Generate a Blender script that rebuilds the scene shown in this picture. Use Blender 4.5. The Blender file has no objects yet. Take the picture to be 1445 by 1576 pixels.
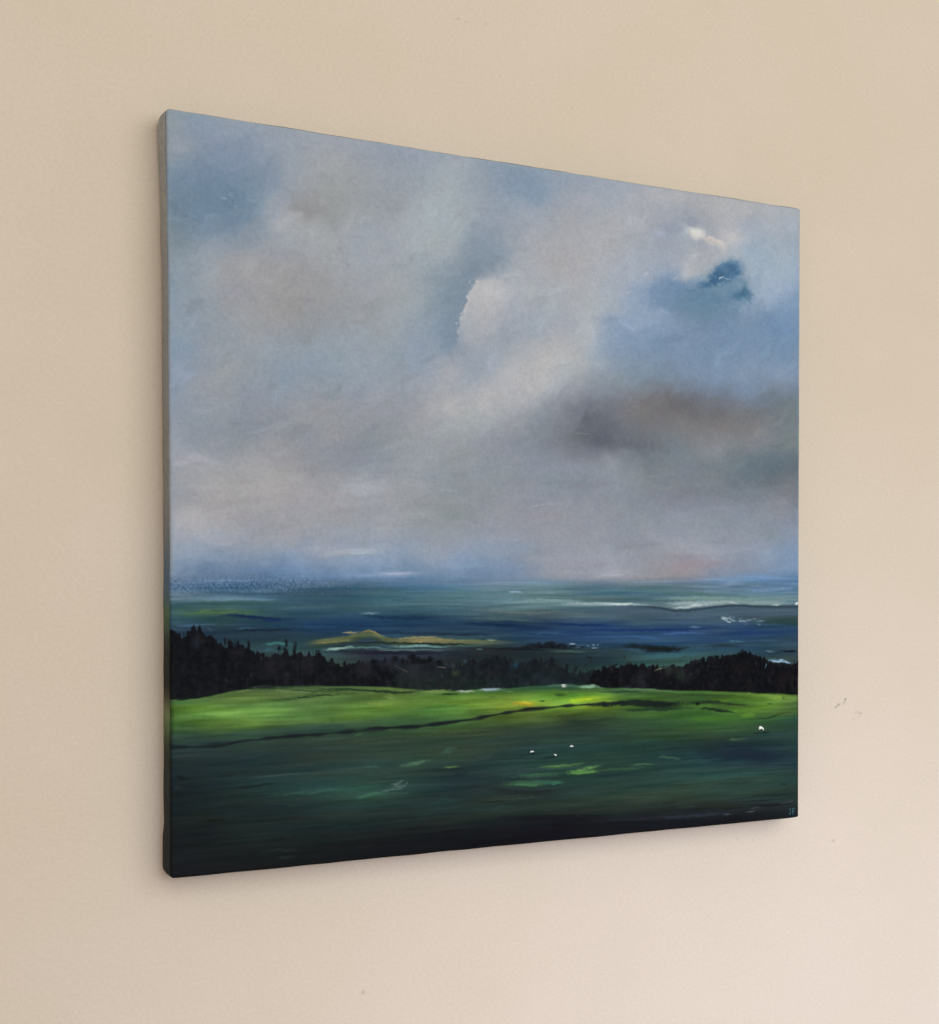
import bpy, math
import numpy as np
from mathutils import Matrix, Vector

scene = bpy.context.scene
COL = scene.collection

# ------------------------------------------------------------------ camera
CZ = 1.5                                   # height of the painting's centre
yaw, pitch, roll = 0.5045, -0.0198, 0.0010
cam_d = bpy.data.cameras.new('camera')
cam = bpy.data.objects.new('camera', cam_d)
COL.objects.link(cam)
fw = Vector((math.sin(yaw) * math.cos(pitch), math.cos(yaw) * math.cos(pitch), math.sin(pitch)))
rt = Vector((math.cos(yaw), -math.sin(yaw), 0))
up = rt.cross(fw)
r2 = rt * math.cos(roll) + up * math.sin(roll)
u2 = -rt * math.sin(roll) + up * math.cos(roll)
M = Matrix((r2, u2, -fw)).transposed().to_4x4()
M.translation = Vector((-0.4213, -0.9667, CZ - 0.0556))
cam.matrix_world = M
cam_d.sensor_fit = 'HORIZONTAL'
cam_d.sensor_width = 36
cam_d.lens = 2149.4 / 1445 * 36
cam_d.shift_x = (722.5 - 982.8) / 1445
cam_d.shift_y = (937.96 - 788.0) / 1445
cam_d.clip_start = 0.02
cam_d.clip_end = 100
scene.camera = cam
scene.render.resolution_x, scene.render.resolution_y = 939, 1024

# ------------------------------------------------------------------ light
world = bpy.data.worlds.new('World')
scene.world = world
world.use_nodes = True
bg = world.node_tree.nodes['Background']
bg.inputs[0].default_value = (1.0, 0.80, 0.72, 1)      # warm light of the room itself
bg.inputs[1].default_value = 0.46

def area(name, loc, target, size_x, size_y, power, color):
    d = bpy.data.lights.new(name, 'AREA')
    d.shape = 'RECTANGLE'
    d.size, d.size_y, d.energy, d.color = size_x, size_y, power, color
    o = bpy.data.objects.new(name, d)
    COL.objects.link(o)
    o.location = loc
    o.rotation_euler = (Vector(target) - Vector(loc)).to_track_quat('-Z', 'Y').to_euler()
    return o
def spot(name, loc, target, power, angle, radius, color):
    d = bpy.data.lights.new(name, 'SPOT')
    d.energy, d.color, d.spot_size, d.spot_blend, d.shadow_soft_size = power, color, math.radians(angle), 1.0, radius
    o = bpy.data.objects.new(name, d)
    COL.objects.link(o)
    o.location = loc
    o.rotation_euler = (Vector(target) - Vector(loc)).to_track_quat('-Z', 'Y').to_euler()
    return o
# broad soft daylight from the room side, and a weaker pool of light low on the right
area('window_light', (0.35, -1.95, 2.1), (0.05, 0, 1.5), 2.8, 1.6, 29.5, (0.95, 1.0, 0.94))
spot('low_light', (0.16, -1.9, 1.45), (0.38, 0, 0.60), 96, 58, 0.35, (0.68, 0.75, 1.0))

vs = scene.view_settings
vs.view_transform, vs.look, vs.exposure, vs.gamma = 'Standard', 'None', 0.0, 1.0
vs.use_curve_mapping = False
scene.render.engine = 'CYCLES'

# ------------------------------------------------------------------ helpers
rng = np.random.RandomState(7)

def srgb2lin(c):
    c = np.clip(np.asarray(c, dtype=np.float64) / 255.0, 0, 1)
    return np.where(c <= 0.04045, c / 12.92, ((c + 0.055) / 1.055) ** 2.4)

def smooth(e0, e1, x):
    t = np.clip((x - e0) / (e1 - e0), 0, 1)
    return t * t * (3 - 2 * t)

def resize(a, h, w):
    """smooth (Catmull-like, via smoothstep-free cubic) upsampling of a 2-D array"""
    def axis(a, n):
        m = a.shape[0]
        x = np.linspace(1, m - 2.001, n)
        i = np.floor(x).astype(int)
        t = (x - i)[:, None]
        p0, p1, p2, p3 = a[i - 1], a[i], a[i + 1], a[np.minimum(i + 2, m - 1)]
        return 0.5 * (2 * p1 + (p2 - p0) * t + (2 * p0 - 5 * p1 + 4 * p2 - p3) * t * t + (3 * p1 - p0 - 3 * p2 + p3) * t ** 3)
    return axis(axis(a, h).T, w).T

N = 1000                                   # painted grid, rows from the top edge down

def vnoise(cells_y, cells_x):
    return resize(rng.uniform(-1, 1, (int(cells_y) + 4, int(cells_x) + 4)), N, N)

def fnoise(cy, cx, octaves=4, gain=0.55):
    out = np.zeros((N, N)); amp = 1; tot = 0
    for k in range(octaves):
        out += amp * vnoise(cy * 2 ** k, cx * 2 ** k); tot += amp; amp *= gain
    return out / tot

# ------------------------------------------------------------------ the picture on the canvas
# The picture was measured in a frame whose corners are the four corners of the canvas;
# G maps canvas coordinates (u to the right, v down, 0..1) to that measuring frame.
src = np.array([(0, 0), (1, 0), (1, 1), (0, 1)], float)
dst = np.array([(255.5, 165.5), (1232.7, 320.7), (1229.6, 1258.3), (262.2, 1353.5)])
A = []; bvec = []
for (u, v), (x, y) in zip(src, dst):
    A.append([u, v, 1, 0, 0, 0, -u * x, -v * x]); bvec.append(x)
    A.append([0, 0, 0, u, v, 1, -u * y, -v * y]); bvec.append(y)
G = np.append(np.linalg.solve(np.array(A), np.array(bvec)), 1).reshape(3, 3)
GI = np.linalg.inv(G)

def to_uv(x, y):
    q = GI @ np.array([x, y, 1.0])
    return q[0] / q[2], q[1] / q[2]

def to_frame(u, v):
    w = G[2, 0] * u + G[2, 1] * v + G[2, 2]
    return (G[0, 0] * u + G[0, 1] * v + G[0, 2]) / w, (G[1, 0] * u + G[1, 1] * v + G[1, 2]) / w

V, U = np.meshgrid(np.linspace(0, 1, N), np.linspace(0, 1, N), indexing='ij')
X, Y = to_frame(U, V)

def rbf(samples, sx=1.0, sy=1.0):
    """linear radial interpolation of colour samples (x, y, r, g, b)"""
    s = np.array(samples, float)
    P = s[:, :2] * (sx, sy)
    K = np.hypot(P[:, None, 0] - P[None, :, 0], P[:, None, 1] - P[None, :, 1])
    mean = s[:, 2:].mean(0)
    n = len(s)
    W = np.linalg.solve(-K + 1e-6 * np.eye(n), s[:, 2:] - mean)
    m = 260
    vv, uu = np.meshgrid(np.linspace(-0.004, 1.004, m), np.linspace(-0.004, 1.004, m), indexing='ij')
    gx, gy = to_frame(uu, vv)
    gx = gx * sx; gy = gy * sy
    out = np.zeros((m, m, 3))
    for k in range(n):
        out += -np.hypot(gx - P[k, 0], gy - P[k, 1])[..., None] * W[k]
    return out + mean

def lookup(grid, u, v):
    m = grid.shape[0]
    fx = np.clip((u + 0.004) / 1.008 * (m - 1), 0, m - 1.001)
    fy = np.clip((v + 0.004) / 1.008 * (m - 1), 0, m - 1.001)
    i = fy.astype(int); j = fx.astype(int)
    a = (fy - i)[..., None]; b = (fx - j)[..., None]
    return (grid[i, j] * (1 - a) * (1 - b) + grid[i + 1, j] * a * (1 - b)
            + grid[i, j + 1] * (1 - a) * b + grid[i + 1, j + 1] * a * b)

# --- observed colours of the sky, row by row (x, y, r, g, b)
SKY = [
 (262,182,140,152,160),(280,215,145,152,165),(300,186,132,148,165),(350,200,140,152,168),(400,205,145,155,168),(450,212,148,156,168),(500,225,152,158,166),(560,228,148,155,168),
 (265,240,130,146,160),(280,270,115,137,158),(330,255,122,140,160),(400,245,135,148,165),(370,280,112,135,155),(380,300,110,134,156),(300,330,114,134,152),(350,330,110,133,155),(355,350,115,135,155),(270,320,112,132,148),(420,270,130,145,162),(430,300,145,155,168),(470,280,150,157,165),(520,260,155,160,163),(550,270,152,158,162),
 (425,345,160,165,172),(410,360,140,150,160),(460,320,144,147,150),(480,325,140,142,145),(510,328,146,151,154),(530,330,150,155,158),(480,350,161,167,171),(440,375,150,157,165),(500,375,155,160,165),
 (270,370,125,140,150),(290,390,140,152,163),(330,390,148,157,167),(265,420,135,150,163),(300,440,142,153,163),(270,480,138,152,165),(350,410,152,155,160),(400,410,155,156,160),(450,410,152,153,156),(380,450,150,153,158),(440,450,150,152,155),(470,470,144,146,149),(440,480,150,150,153),(520,440,148,152,156),(560,450,152,156,163),(560,400,150,158,168),(560,350,150,158,168),(330,480,142,152,162),
 (600,238,140,150,165),(650,243,145,155,168),(700,247,155,163,172),(740,262,140,152,165),(770,268,132,147,165),(820,282,128,148,166),(850,282,140,153,170),(890,290,148,156,168),
 (620,290,148,155,163),(600,330,150,156,163),(680,280,156,166,172),(650,330,158,168,174),(700,320,158,168,174),(740,320,145,155,167),(780,310,142,154,168),(830,300,130,149,167),(810,340,150,158,170),(860,330,152,157,165),
 (740,360,138,150,163),(760,390,130,144,158),(745,402,125,140,155),(770,397,135,148,160),(800,390,155,160,168),(850,390,160,163,168),(690,380,158,166,172),(640,380,157,166,173),(590,380,152,158,166),
 (725,412,125,140,155),(712,440,124,140,154),(702,470,124,141,156),(688,500,126,143,160),(698,525,122,140,157),(672,500,138,152,164),(650,520,140,152,168),(640,470,150,160,166),(600,450,152,158,163),(760,445,172,176,182),(745,440,177,178,181),(740,470,168,170,174),(732,495,160,165,172),(725,520,155,160,168),(775,470,157,162,171),(780,500,145,152,165),(810,450,160,166,173),(850,450,158,165,172),(860,420,160,160,165),(820,500,152,162,172),(870,500,155,160,170),(850,530,165,168,172),(590,520,145,155,163),(620,560,140,152,163),
 (920,292,150,158,172),(960,302,155,160,172),(1000,306,160,163,172),(1050,314,162,164,170),(1100,322,165,168,172),(1150,328,165,168,172),(1200,333,160,166,174),(1226,338,155,163,172),
 (940,340,160,162,170),(1000,350,158,160,170),(1035,347,143,148,166),(1030,362,146,151,168),(1065,338,143,148,162),(1050,352,158,169,178),(1110,338,165,168,175),(1150,345,156,164,176),(1200,352,158,166,176),(1130,365,180,180,182),
 (1075,378,150,155,165),(1100,392,162,165,172),(1050,400,158,163,172),(980,400,158,165,176),(940,400,160,165,172),(1000,430,155,162,175),(1060,416,168,174,181),
 (1050,440,110,135,165),(1030,432,118,142,172),(1020,455,112,135,165),(1000,450,125,145,175),(980,450,140,155,178),(1065,460,102,131,153),(1060,475,108,135,158),(1100,475,100,130,150),(1140,475,115,140,165),(1170,460,150,165,182),(1190,430,155,170,185),(1190,390,150,165,178),(1160,380,145,163,180),(1215,420,150,165,180),(1225,452,122,144,180),(1220,480,112,137,176),(1190,500,104,130,170),(1170,510,110,134,170),(1220,510,110,134,172),(1200,540,112,134,168),(1150,500,114,137,168),(1120,500,110,135,168),(1080,500,115,138,165),(1030,480,138,151,179),(1000,480,138,152,178),(950,470,150,162,175),(920,480,160,168,175),(940,500,135,150,175),(970,520,125,145,172),(1020,520,115,138,168),(1060,530,118,140,168),(1100,540,112,135,165),(930,540,138,152,170),(908,510,165,172,178),(913,540,150,165,175),(903,562,158,163,168),
 (1000,560,125,142,158),(1060,570,118,135,155),(1100,580,120,135,165),(1150,570,125,140,165),(1200,570,128,142,168),(1225,560,120,138,165),(1050,600,115,125,135),(1000,590,120,135,148),(950,590,130,143,153),(1150,600,118,132,155),(1220,600,112,125,135),
 (270,520,138,153,165),(275,540,130,148,165),(270,570,140,153,170),(320,540,145,153,162),(340,580,148,155,160),(420,540,145,155,165),(500,550,138,153,166),(560,540,145,155,165),(440,590,136,150,164),(520,580,138,152,164),(570,590,145,155,166),(270,610,135,148,165),(300,600,145,150,162),(330,630,142,150,158),(380,620,138,146,158),(300,650,140,150,160),(400,640,142,147,157),(450,630,145,148,157),(500,620,145,147,155),(560,620,146,150,158),(440,650,138,142,152),(500,660,142,144,152),(550,660,138,144,150),(380,670,135,143,150),(300,680,140,148,158),(270,670,145,152,165),(450,680,140,143,152),(490,690,136,143,150),(560,690,132,140,147),(270,700,152,158,168),(330,710,150,154,162),(390,700,148,152,157),(450,710,150,150,155),(520,720,142,144,152),(570,720,138,143,152),(290,730,155,156,163),(400,730,158,159,162),(440,730,158,159,160),(270,760,146,147,160),(290,770,149,151,159),(350,760,158,159,160),(420,760,160,160,161),(480,760,155,156,160),(550,755,158,162,170),(290,790,165,166,170),(270,800,168,169,172),(300,815,169,169,173),(350,800,155,155,160),(400,800,148,150,160),(460,800,148,148,158),(520,790,150,152,158),(570,790,145,148,155),(290,835,158,163,172),(350,830,152,157,165),(450,830,150,152,160),(550,820,148,155,162),
 (600,600,143,150,160),(660,600,150,155,163),(640,560,140,153,167),(690,560,160,163,168),(720,575,146,155,166),(760,550,148,158,170),(740,570,145,155,168),(780,560,160,166,172),(830,530,162,166,172),(850,560,172,173,173),(820,590,170,170,172),(880,540,165,168,170),(780,600,168,170,173),(750,620,170,170,172),(700,620,166,167,170),(730,640,160,166,168),(850,600,165,170,176),(880,575,165,172,176),(660,640,148,150,156),(600,640,142,147,155),(690,650,150,157,163),(750,650,152,160,165),(800,640,150,155,162),(840,630,137,144,152),(880,620,125,130,140),(890,650,106,109,119),(870,660,118,123,132),(830,660,125,133,140),(880,680,115,118,126),(830,690,128,134,142),(760,680,140,144,152),(700,690,145,150,156),(640,680,145,152,157),(590,700,132,140,146),(650,720,142,150,157),(600,740,145,150,156),(580,750,155,158,165),(640,750,148,153,160),(700,740,134,142,148),(760,730,136,143,149),(820,720,132,140,150),(880,720,134,141,150),(890,745,124,132,140),(850,750,130,139,147),(750,750,138,145,150),(700,770,136,143,148),(640,775,140,146,151),(780,790,142,143,150),(700,800,132,140,145),(640,800,140,146,151),(850,790,142,142,151),(880,800,142,144,152),(600,815,150,156,163),(700,825,143,149,157),(800,820,138,144,151),(880,830,142,145,154),
 (905,640,99,101,113),(930,650,105,108,118),(940,670,96,101,111),(920,680,92,97,107),(985,690,107,114,120),(980,660,112,115,122),(970,620,122,122,128),(1000,620,118,115,118),(1040,612,109,109,113),(1060,620,103,105,109),(1100,625,106,109,113),(1150,625,110,115,118),(1200,620,108,118,125),(1050,650,118,118,120),(1100,655,120,118,118),(1160,660,122,122,124),(1010,650,112,112,115),(1100,680,128,134,140),(1170,670,128,130,134),(1220,660,112,122,125),(1040,690,115,125,132),(1100,710,115,125,130),(1150,715,103,116,123),(1200,710,99,113,121),(1190,730,97,110,117),(1225,720,99,109,116),(1220,690,115,125,125),(1180,740,101,111,117),(1220,750,112,116,122),(1040,720,118,126,131),(980,720,125,133,138),(940,710,134,140,148),(920,730,130,138,146),(1000,750,122,128,135),(1060,760,120,124,132),(1120,760,116,122,128),(1220,780,120,124,134),(1200,775,128,130,138),(960,780,132,138,145),(920,800,138,142,150),(1050,790,130,137,147),(1130,790,128,136,146),(1210,800,132,140,150),(1000,820,136,142,150),(1100,830,130,138,146),(1180,830,128,138,146),(950,840,135,142,151),(1060,845,146,150,158),(1180,850,138,150,165),(1100,850,148,152,160),
 (270,845,148,158,171),(330,847,140,152,170),(400,845,146,152,165),(300,868,120,140,168),(400,868,117,137,168),(500,853,140,150,165),(450,868,118,140,174),(560,865,130,147,178),(600,868,132,150,174),(660,865,138,150,166),(700,876,122,142,172),(760,868,128,142,165),(800,880,120,137,158),(850,880,136,141,150),
 (905,885,141,146,155),(940,870,148,150,160),(980,880,140,140,150),(1030,860,140,140,150),(1060,868,140,133,140),(1030,876,138,131,139),(1000,888,132,133,143),(1100,880,124,127,146),(1150,872,126,132,150),(1200,868,120,138,160),(1222,862,118,138,166),
 (300,885,97,122,156),(400,887,90,117,156),(500,887,92,122,165),(620,890,85,122,158),(560,886,110,135,172),(700,895,90,122,155),(760,890,110,132,158),
]
# --- colours of the land, distant plain to the near field
LAND = [
 (280,900,74,102,132),(330,908,56,90,116),(400,904,60,92,120),(500,904,58,92,118),(560,900,52,90,121),(620,898,70,110,148),(700,902,75,112,142),(780,900,90,118,135),(850,898,100,125,138),(920,902,75,102,120),(1000,906,62,96,106),(1060,900,90,112,130),(1100,898,95,122,150),(1160,890,95,125,160),(1215,882,86,121,160),(1130,886,98,125,156),(1200,900,98,124,150),
 (280,918,84,117,138),(350,920,78,108,126),(420,920,65,100,120),(500,920,55,88,108),(600,912,60,100,112),(700,912,74,114,124),(780,914,88,122,132),(850,912,80,115,122),(930,917,70,102,110),(1000,916,70,102,110),(1100,914,85,115,122),(1160,918,90,118,118),(1210,916,85,118,125),
 (290,931,50,85,95),(350,932,55,85,85),(300,944,58,92,80),(370,942,58,95,74),(280,955,45,78,90),(330,950,42,75,74),(420,938,45,82,88),(500,938,40,78,95),(560,936,48,84,98),(620,930,60,98,108),(700,930,64,100,108),(780,926,84,118,126),(760,938,75,98,105),(850,940,82,102,104),(800,945,72,98,98),(700,945,50,84,100),(640,948,28,58,80),
 (300,965,32,56,84),(400,960,30,62,85),(500,963,28,58,92),(560,960,25,55,90),(600,960,28,60,88),(700,965,25,55,85),(800,962,23,51,82),(850,966,22,46,76),(420,972,24,47,62),(480,985,30,58,70),(400,988,34,58,68),(350,975,30,52,70),(440,998,38,72,78),(640,972,24,52,82),
 (950,946,60,85,98),(1050,948,55,80,95),(1150,942,70,85,98),(1220,940,75,88,95),(1200,956,42,66,66),(1000,955,52,80,92),(1100,955,60,84,96),(950,965,30,60,104),(1050,968,32,62,106),(1150,970,30,56,95),(1220,970,35,60,85),(950,985,36,68,104),(880,985,35,65,104),(820,982,30,60,90),(1080,985,34,66,98),(1200,990,40,68,85),(900,968,26,54,92),(900,950,62,88,100),
 (1000,1010,45,78,84),(1100,1004,42,72,78),(950,1006,36,58,62),(930,1020,28,45,50),(860,1005,32,52,55),(800,1002,28,46,52),(750,992,40,62,62),(700,992,55,82,78),(700,1006,30,38,46),(600,1012,38,42,56),(560,1006,36,42,56),(650,1010,38,44,58),(850,1020,26,38,44),(760,1003,30,36,42),(1200,1008,36,56,64),
 (500,1000,40,66,72),(540,1000,42,56,60),(620,995,62,92,90),
 # bright strip of grass
 (268,1095,72,116,46),(300,1085,80,122,50),(340,1097,96,142,56),(390,1092,92,136,56),(430,1097,94,138,58),(300,1118,84,126,54),(380,1112,86,128,55),(360,1084,84,118,56),(430,1078,72,106,54),(500,1108,76,116,55),(470,1092,82,122,55),(560,1085,86,126,52),(540,1100,86,126,54),(520,1075,74,108,54),(350,1130,48,78,52),(450,1125,54,84,60),(280,1132,45,70,56),(520,1118,52,84,58),(500,1065,78,106,54),(430,1066,84,110,64),
 (600,1080,98,134,52),(650,1072,84,122,50),(700,1080,82,126,46),(600,1102,64,104,46),(660,1098,68,110,45),(700,1094,70,114,43),(580,1116,46,76,48),(640,1108,52,86,46),(760,1083,96,136,46),(740,1072,82,122,46),(800,1084,112,140,44),(830,1084,116,146,42),(870,1078,104,156,42),(890,1074,112,162,40),(870,1062,48,84,54),(800,1067,62,102,50),(840,1070,70,118,46),
 (912,1077,138,172,38),(930,1074,126,162,42),(960,1072,72,108,46),(1000,1070,62,98,46),(950,1065,50,86,50),(1050,1072,66,104,44),(1100,1074,80,120,45),(1180,1080,96,142,46),(1150,1070,86,126,43),(1205,1078,104,140,56),(1224,1085,74,98,46),(1224,1072,60,84,44),(1140,1094,72,116,40),(1110,1086,62,100,40),(1170,1092,86,128,46),
 (1050,1105,48,86,36),(1000,1107,42,76,40),(1100,1106,52,92,36),(1180,1102,56,94,44),(1150,1108,48,86,38),(1220,1102,40,72,48),(950,1102,40,66,44),
 # lower meadow
 (300,1162,36,52,52),(450,1150,38,56,50),(560,1148,43,62,48),(700,1130,46,66,43),(620,1138,44,64,46),(850,1118,43,63,42),(950,1114,46,72,48),(1000,1124,39,68,41),(1100,1128,41,66,40),(1200,1126,36,62,50),(780,1120,44,64,42),(900,1105,36,54,40),(1060,1116,44,78,38),
 (300,1188,26,42,43),(400,1190,30,50,48),(400,1210,30,57,54),(500,1190,36,58,52),(500,1210,36,68,62),(560,1220,38,74,60),(640,1170,36,64,52),(700,1160,40,60,46),(800,1150,31,56,52),(900,1150,31,58,50),(1050,1150,26,52,48),(1130,1150,23,41,48),(1180,1165,21,37,50),(1220,1150,24,52,50),(850,1180,34,66,52),(950,1170,30,62,52),(560,1180,38,64,56),(620,1195,36,60,55),
 (280,1230,22,32,33),(280,1210,22,32,34),(400,1250,22,35,35),(300,1290,19,27,29),(400,1290,24,36,35),(360,1270,24,38,36),(500,1270,25,38,36),(300,1330,22,27,29),(400,1320,18,24,25),(500,1310,18,24,25),(600,1230,32,58,50),(600,1250,28,45,40),(700,1220,28,45,45),(700,1195,30,48,50),(750,1250,32,48,40),(850,1240,32,48,38),(850,1220,30,44,40),(600,1290,18,24,25),(750,1275,18,22,25),(850,1270,16,18,24),(700,1300,14,16,20),(950,1190,28,52,48),(900,1205,30,58,50),(1050,1190,32,62,55),(1100,1200,35,68,60),(1180,1190,32,60,52),(950,1230,38,58,45),(1050,1220,38,58,42),(1150,1220,35,58,48),(1200,1210,32,55,45),(950,1262,20,22,26),(1050,1254,22,25,28),(1150,1246,21,26,28),(1100,1262,18,20,25),(1200,1250,18,24,26),(1215,1240,26,36,36),(950,1280,16,18,22),
]

# soft paint: domain-warped so that no patch keeps a computed outline
wx = 0.015 * fnoise(12, 12, 5, 0.62) + 0.006 * fnoise(70, 60, 3)
wy = 0.015 * fnoise(12, 12, 5, 0.62) + 0.005 * fnoise(70, 60, 3)
sky = lookup(rbf(SKY), U + wx, V + wy)
sky = sky + (sky - 150) * 0.10
bl = (0.30 * smooth(28, 62, sky[..., 2] - sky[..., 0]))[..., None]      # the blues are mixed with grey
sky = sky * (1 - bl) + (sky.mean(2, keepdims=True) + np.array([-14, 1, 13])) * bl
avg = (sky[..., 0] + sky[..., 2]) / 2
sky[..., 1] = np.maximum(sky[..., 1], avg - 1.5)
sky = sky * 0.97 + sky.mean(2, keepdims=True) * 0.03
lw = 0.010 * fnoise(60, 5, 4) + 0.0022 * fnoise(220, 26, 2)
sl = 0.035 * fnoise(30, 4, 3)
land = lookup(rbf(LAND + SKY[-24:], 0.30, 1.0), U + sl, V + lw * 0.62)
dull = (0.10 + 0.08 * smooth(1095, 1150, Y + 0.04 * (X - 700)))[..., None]
land = land * (1 - dull) + land.mean(2, keepdims=True) * dull
far = (smooth(24, 60, land[..., 2] - land[..., 0]) * 0.22)[..., None]
land = land * (1 - far) + (land.mean(2, keepdims=True) + np.array([-20, 3, 17])) * far
# strokes of the far plain are nearly level, those of the meadow climb to the right
streak = fnoise(150, 7, 3)
streak2 = fnoise(330, 16, 2)
hz = 893 + 4 * fnoise(2, 6, 3) - 4 * smooth(1040, 1230, X) * 2
mix = smooth(-13, 12, Y - hz + 5 * streak + 3 * streak2)[..., None]
img = sky * (1 - mix) + land * mix
height = np.zeros((N, N))                  # paint relief, metres

# brushed variation of the sky: short soft diagonal strokes of neighbouring tints
def scumble(cells, ang, stretch):
    """noise drawn out along one brushing direction"""
    a = math.radians(ang); base = rng.uniform(-1, 1, (cells + 8, cells + 8))
    p = (U - .5) * math.cos(a) + (V - .5) * math.sin(a); q = -(U - .5) * math.sin(a) + (V - .5) * math.cos(a)
    gx = (p / stretch + 0.75) / 1.5 * (cells + 3) + 2; gy = (q + 0.75) / 1.5 * (cells + 3) + 2
    i = np.clip(gy.astype(int), 0, cells + 6); j = np.clip(gx.astype(int), 0, cells + 6)
    fy = gy - i; fx = gx - j; fy = fy * fy * (3 - 2 * fy); fx = fx * fx * (3 - 2 * fx)
    return (base[i, j] * (1 - fy) * (1 - fx) + base[i + 1, j] * fy * (1 - fx) + base[i, j + 1] * (1 - fy) * fx + base[i + 1, j + 1] * fy * fx)
cl1 = 0.5 * fnoise(26, 22, 5) + 0.35 * scumble(60, -35, 3.0) + 0.3 * scumble(130, -20, 3.5) + 0.25 * scumble(110, 60, 3.0)
cl2 = fnoise(30, 26, 5); cl3 = fnoise(70, 60, 3) + 0.7 * scumble(240, -30, 3.0) + 0.6 * scumble(260, 40, 3.0)
img += (1 - mix) * (cl1[..., None] * np.array([4.4, 3.8, 2.8]) + cl2[..., None] * np.array([1.2, 0.5, -1.4]) + cl3[..., None] * 1.8)
lum = img.mean(2, keepdims=True)
img += mix * (streak[..., None] * lum * 0.13 + streak2[..., None] * lum * 0.13)
img += mix * (vnoise(120, 10)[..., None] * np.array([0.05, 0.0, -0.05]) * lum)
height += mix[..., 0] * (streak2 * 0.00005 + streak * 0.00004)

def blend(mask, color, jitter=0.0):
    global img
    c = np.array(color, float)
    if jitter:
        c = c + streak2[..., None] * jitter
    img = img * (1 - mask[..., None]) + c * mask[..., None]

def window(pts, pad):
    p = np.array(pts, float)
    m = (X > p[:, 0].min() - pad) & (X < p[:, 0].max() + pad) & (Y > p[:, 1].min() - pad) & (Y < p[:, 1].max() + pad)
    r = np.where(m.any(1))[0]; c = np.where(m.any(0))[0]
    if len(r) == 0 or len(c) == 0:
        return None
    return slice(r[0], r[-1] + 1), slice(c[0], c[-1] + 1)

BR1 = fnoise(260, 30, 2); BR2 = fnoise(120, 120, 3); BR3 = fnoise(420, 420, 1); BRV = fnoise(30, 260, 2)

def _line(P, w, c, alpha, soft, relief, tex, wob):
    s = window(P, w * 2.2 + 4)
    if s is None:
        return
    x = X[s]; y = Y[s]
    if wob is not None:
        x = x + wob[0] * BR2[s]; y = y + wob[1] * BR2[s]
    best = np.full(x.shape, 1e9); tt = np.zeros(x.shape)
    seg = np.hypot(*(P[1:] - P[:-1]).T); tot = max(seg.sum(), 1e-6); acc = 0
    for k in range(len(P) - 1):
        d = P[k + 1] - P[k]; L2 = max(d @ d, 1e-9)
        t = np.clip(((x - P[k, 0]) * d[0] + (y - P[k, 1]) * d[1]) / L2, 0, 1)
        dd = np.hypot(x - P[k, 0] - t * d[0], y - P[k, 1] - t * d[1])
        b = dd < best
        best = np.where(b, dd, best); tt = np.where(b, (acc + t * seg[k]) / tot, tt); acc += seg[k]
    fade = smooth(0, 0.22, tt) * (1 - smooth(0.55, 1.0, tt)) if rng.rand() < 0.7 else smooth(0, 0.45, tt) * (1 - smooth(0.8, 1.0, tt))
    n = tex[s]; g = DRY[s]
    e = best / max(w, 0.35)
    m = (1 - smooth(1 - soft, 1 + soft, e)) * (0.25 + 0.75 * fade)
    m = m * np.clip(0.85 + 0.45 * n + 0.55 * g * (1.3 - fade), 0, 1) * alpha
    img[s] = img[s] * (1 - m[..., None]) + c * m[..., None]
    if relief:
        height[s] += relief * m

DRY = fnoise(480, 300, 1) + 0.4 * fnoise(90, 60, 2)

def along(P, t0, t1):
    """the piece of a polyline between two fractions of its length"""
    seg = np.hypot(*(P[1:] - P[:-1]).T); cum = np.concatenate([[0], np.cumsum(seg)]) / max(seg.sum(), 1e-6)
    ts = np.unique(np.concatenate([[t0], cum[(cum > t0) & (cum < t1)], [t1]]))
    return np.stack([np.interp(ts, cum, P[:, 0]), np.interp(ts, cum, P[:, 1])], -1)

def stroke(pts, w, color, alpha=1.0, soft=0.6, rough=0.5, taper=0.5, relief=0.0, tex=None, wob=0.0):
    """one brush mark along a polyline, laid as a bundle of bristle lines; w is its half width"""
    P = np.array(pts, float)
    d = P[-1] - P[0]; L = math.hypot(*d); nrm = np.array([-d[1], d[0]]) / max(L, 1e-6)
    n = int(np.clip(round(w * 2.2), 1, 12)) + (1 if L > 25 else 0)
    c = np.array(color, float)
    tx = BR1 if tex is None else tex
    for k in range(n):
        o = (rng.uniform(-1, 1) * w * 0.85) if n > 1 else 0.0
        cut = min(0.38, 0.10 + 0.30 * abs(o) / max(w, .1)) if L > 8 else 0.05
        t0, t1 = rng.uniform(0, cut), 1 - rng.uniform(0, cut)
        Q = along(P, t0, t1) + nrm * o + rng.normal(0, 0.25, 2)
        ww = max(0.55, w * rng.uniform(0.32, 0.62)) if n > 1 else w
        al = alpha * (rng.uniform(0.4, 0.95) if n > 1 else 0.95)
        _line(Q, ww, c * rng.uniform(.93, 1.06) + rng.normal(0, 2.0, 3), al, max(soft, .55), relief, tx, (1.5 * nrm[0], 1.5 * nrm[1]) if L > 12 else None)

def glaze(cx, cy, rx, ry, color, alpha, ang=0.0, hard=0.0, tex=BR2, rough=0.5):
    """soft rubbed patch"""
    R = max(rx, ry) * 1.8 + 6
    s = window([(cx - R, cy - R), (cx + R, cy + R)], 0)
    if s is None:
        return
    a = math.radians(ang)
    dx = X[s] - cx; dy = Y[s] - cy
    p = (dx * math.cos(a) + dy * math.sin(a)) / rx
    q = (-dx * math.sin(a) + dy * math.cos(a)) / ry
    r = np.sqrt(p * p + q * q) + rough * 0.6 * tex[s]
    m = (1 - smooth(hard, 1.35, r)) * alpha
    img[s] = img[s] * (1 - m[..., None]) + np.array(color, float) * m[..., None]

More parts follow.
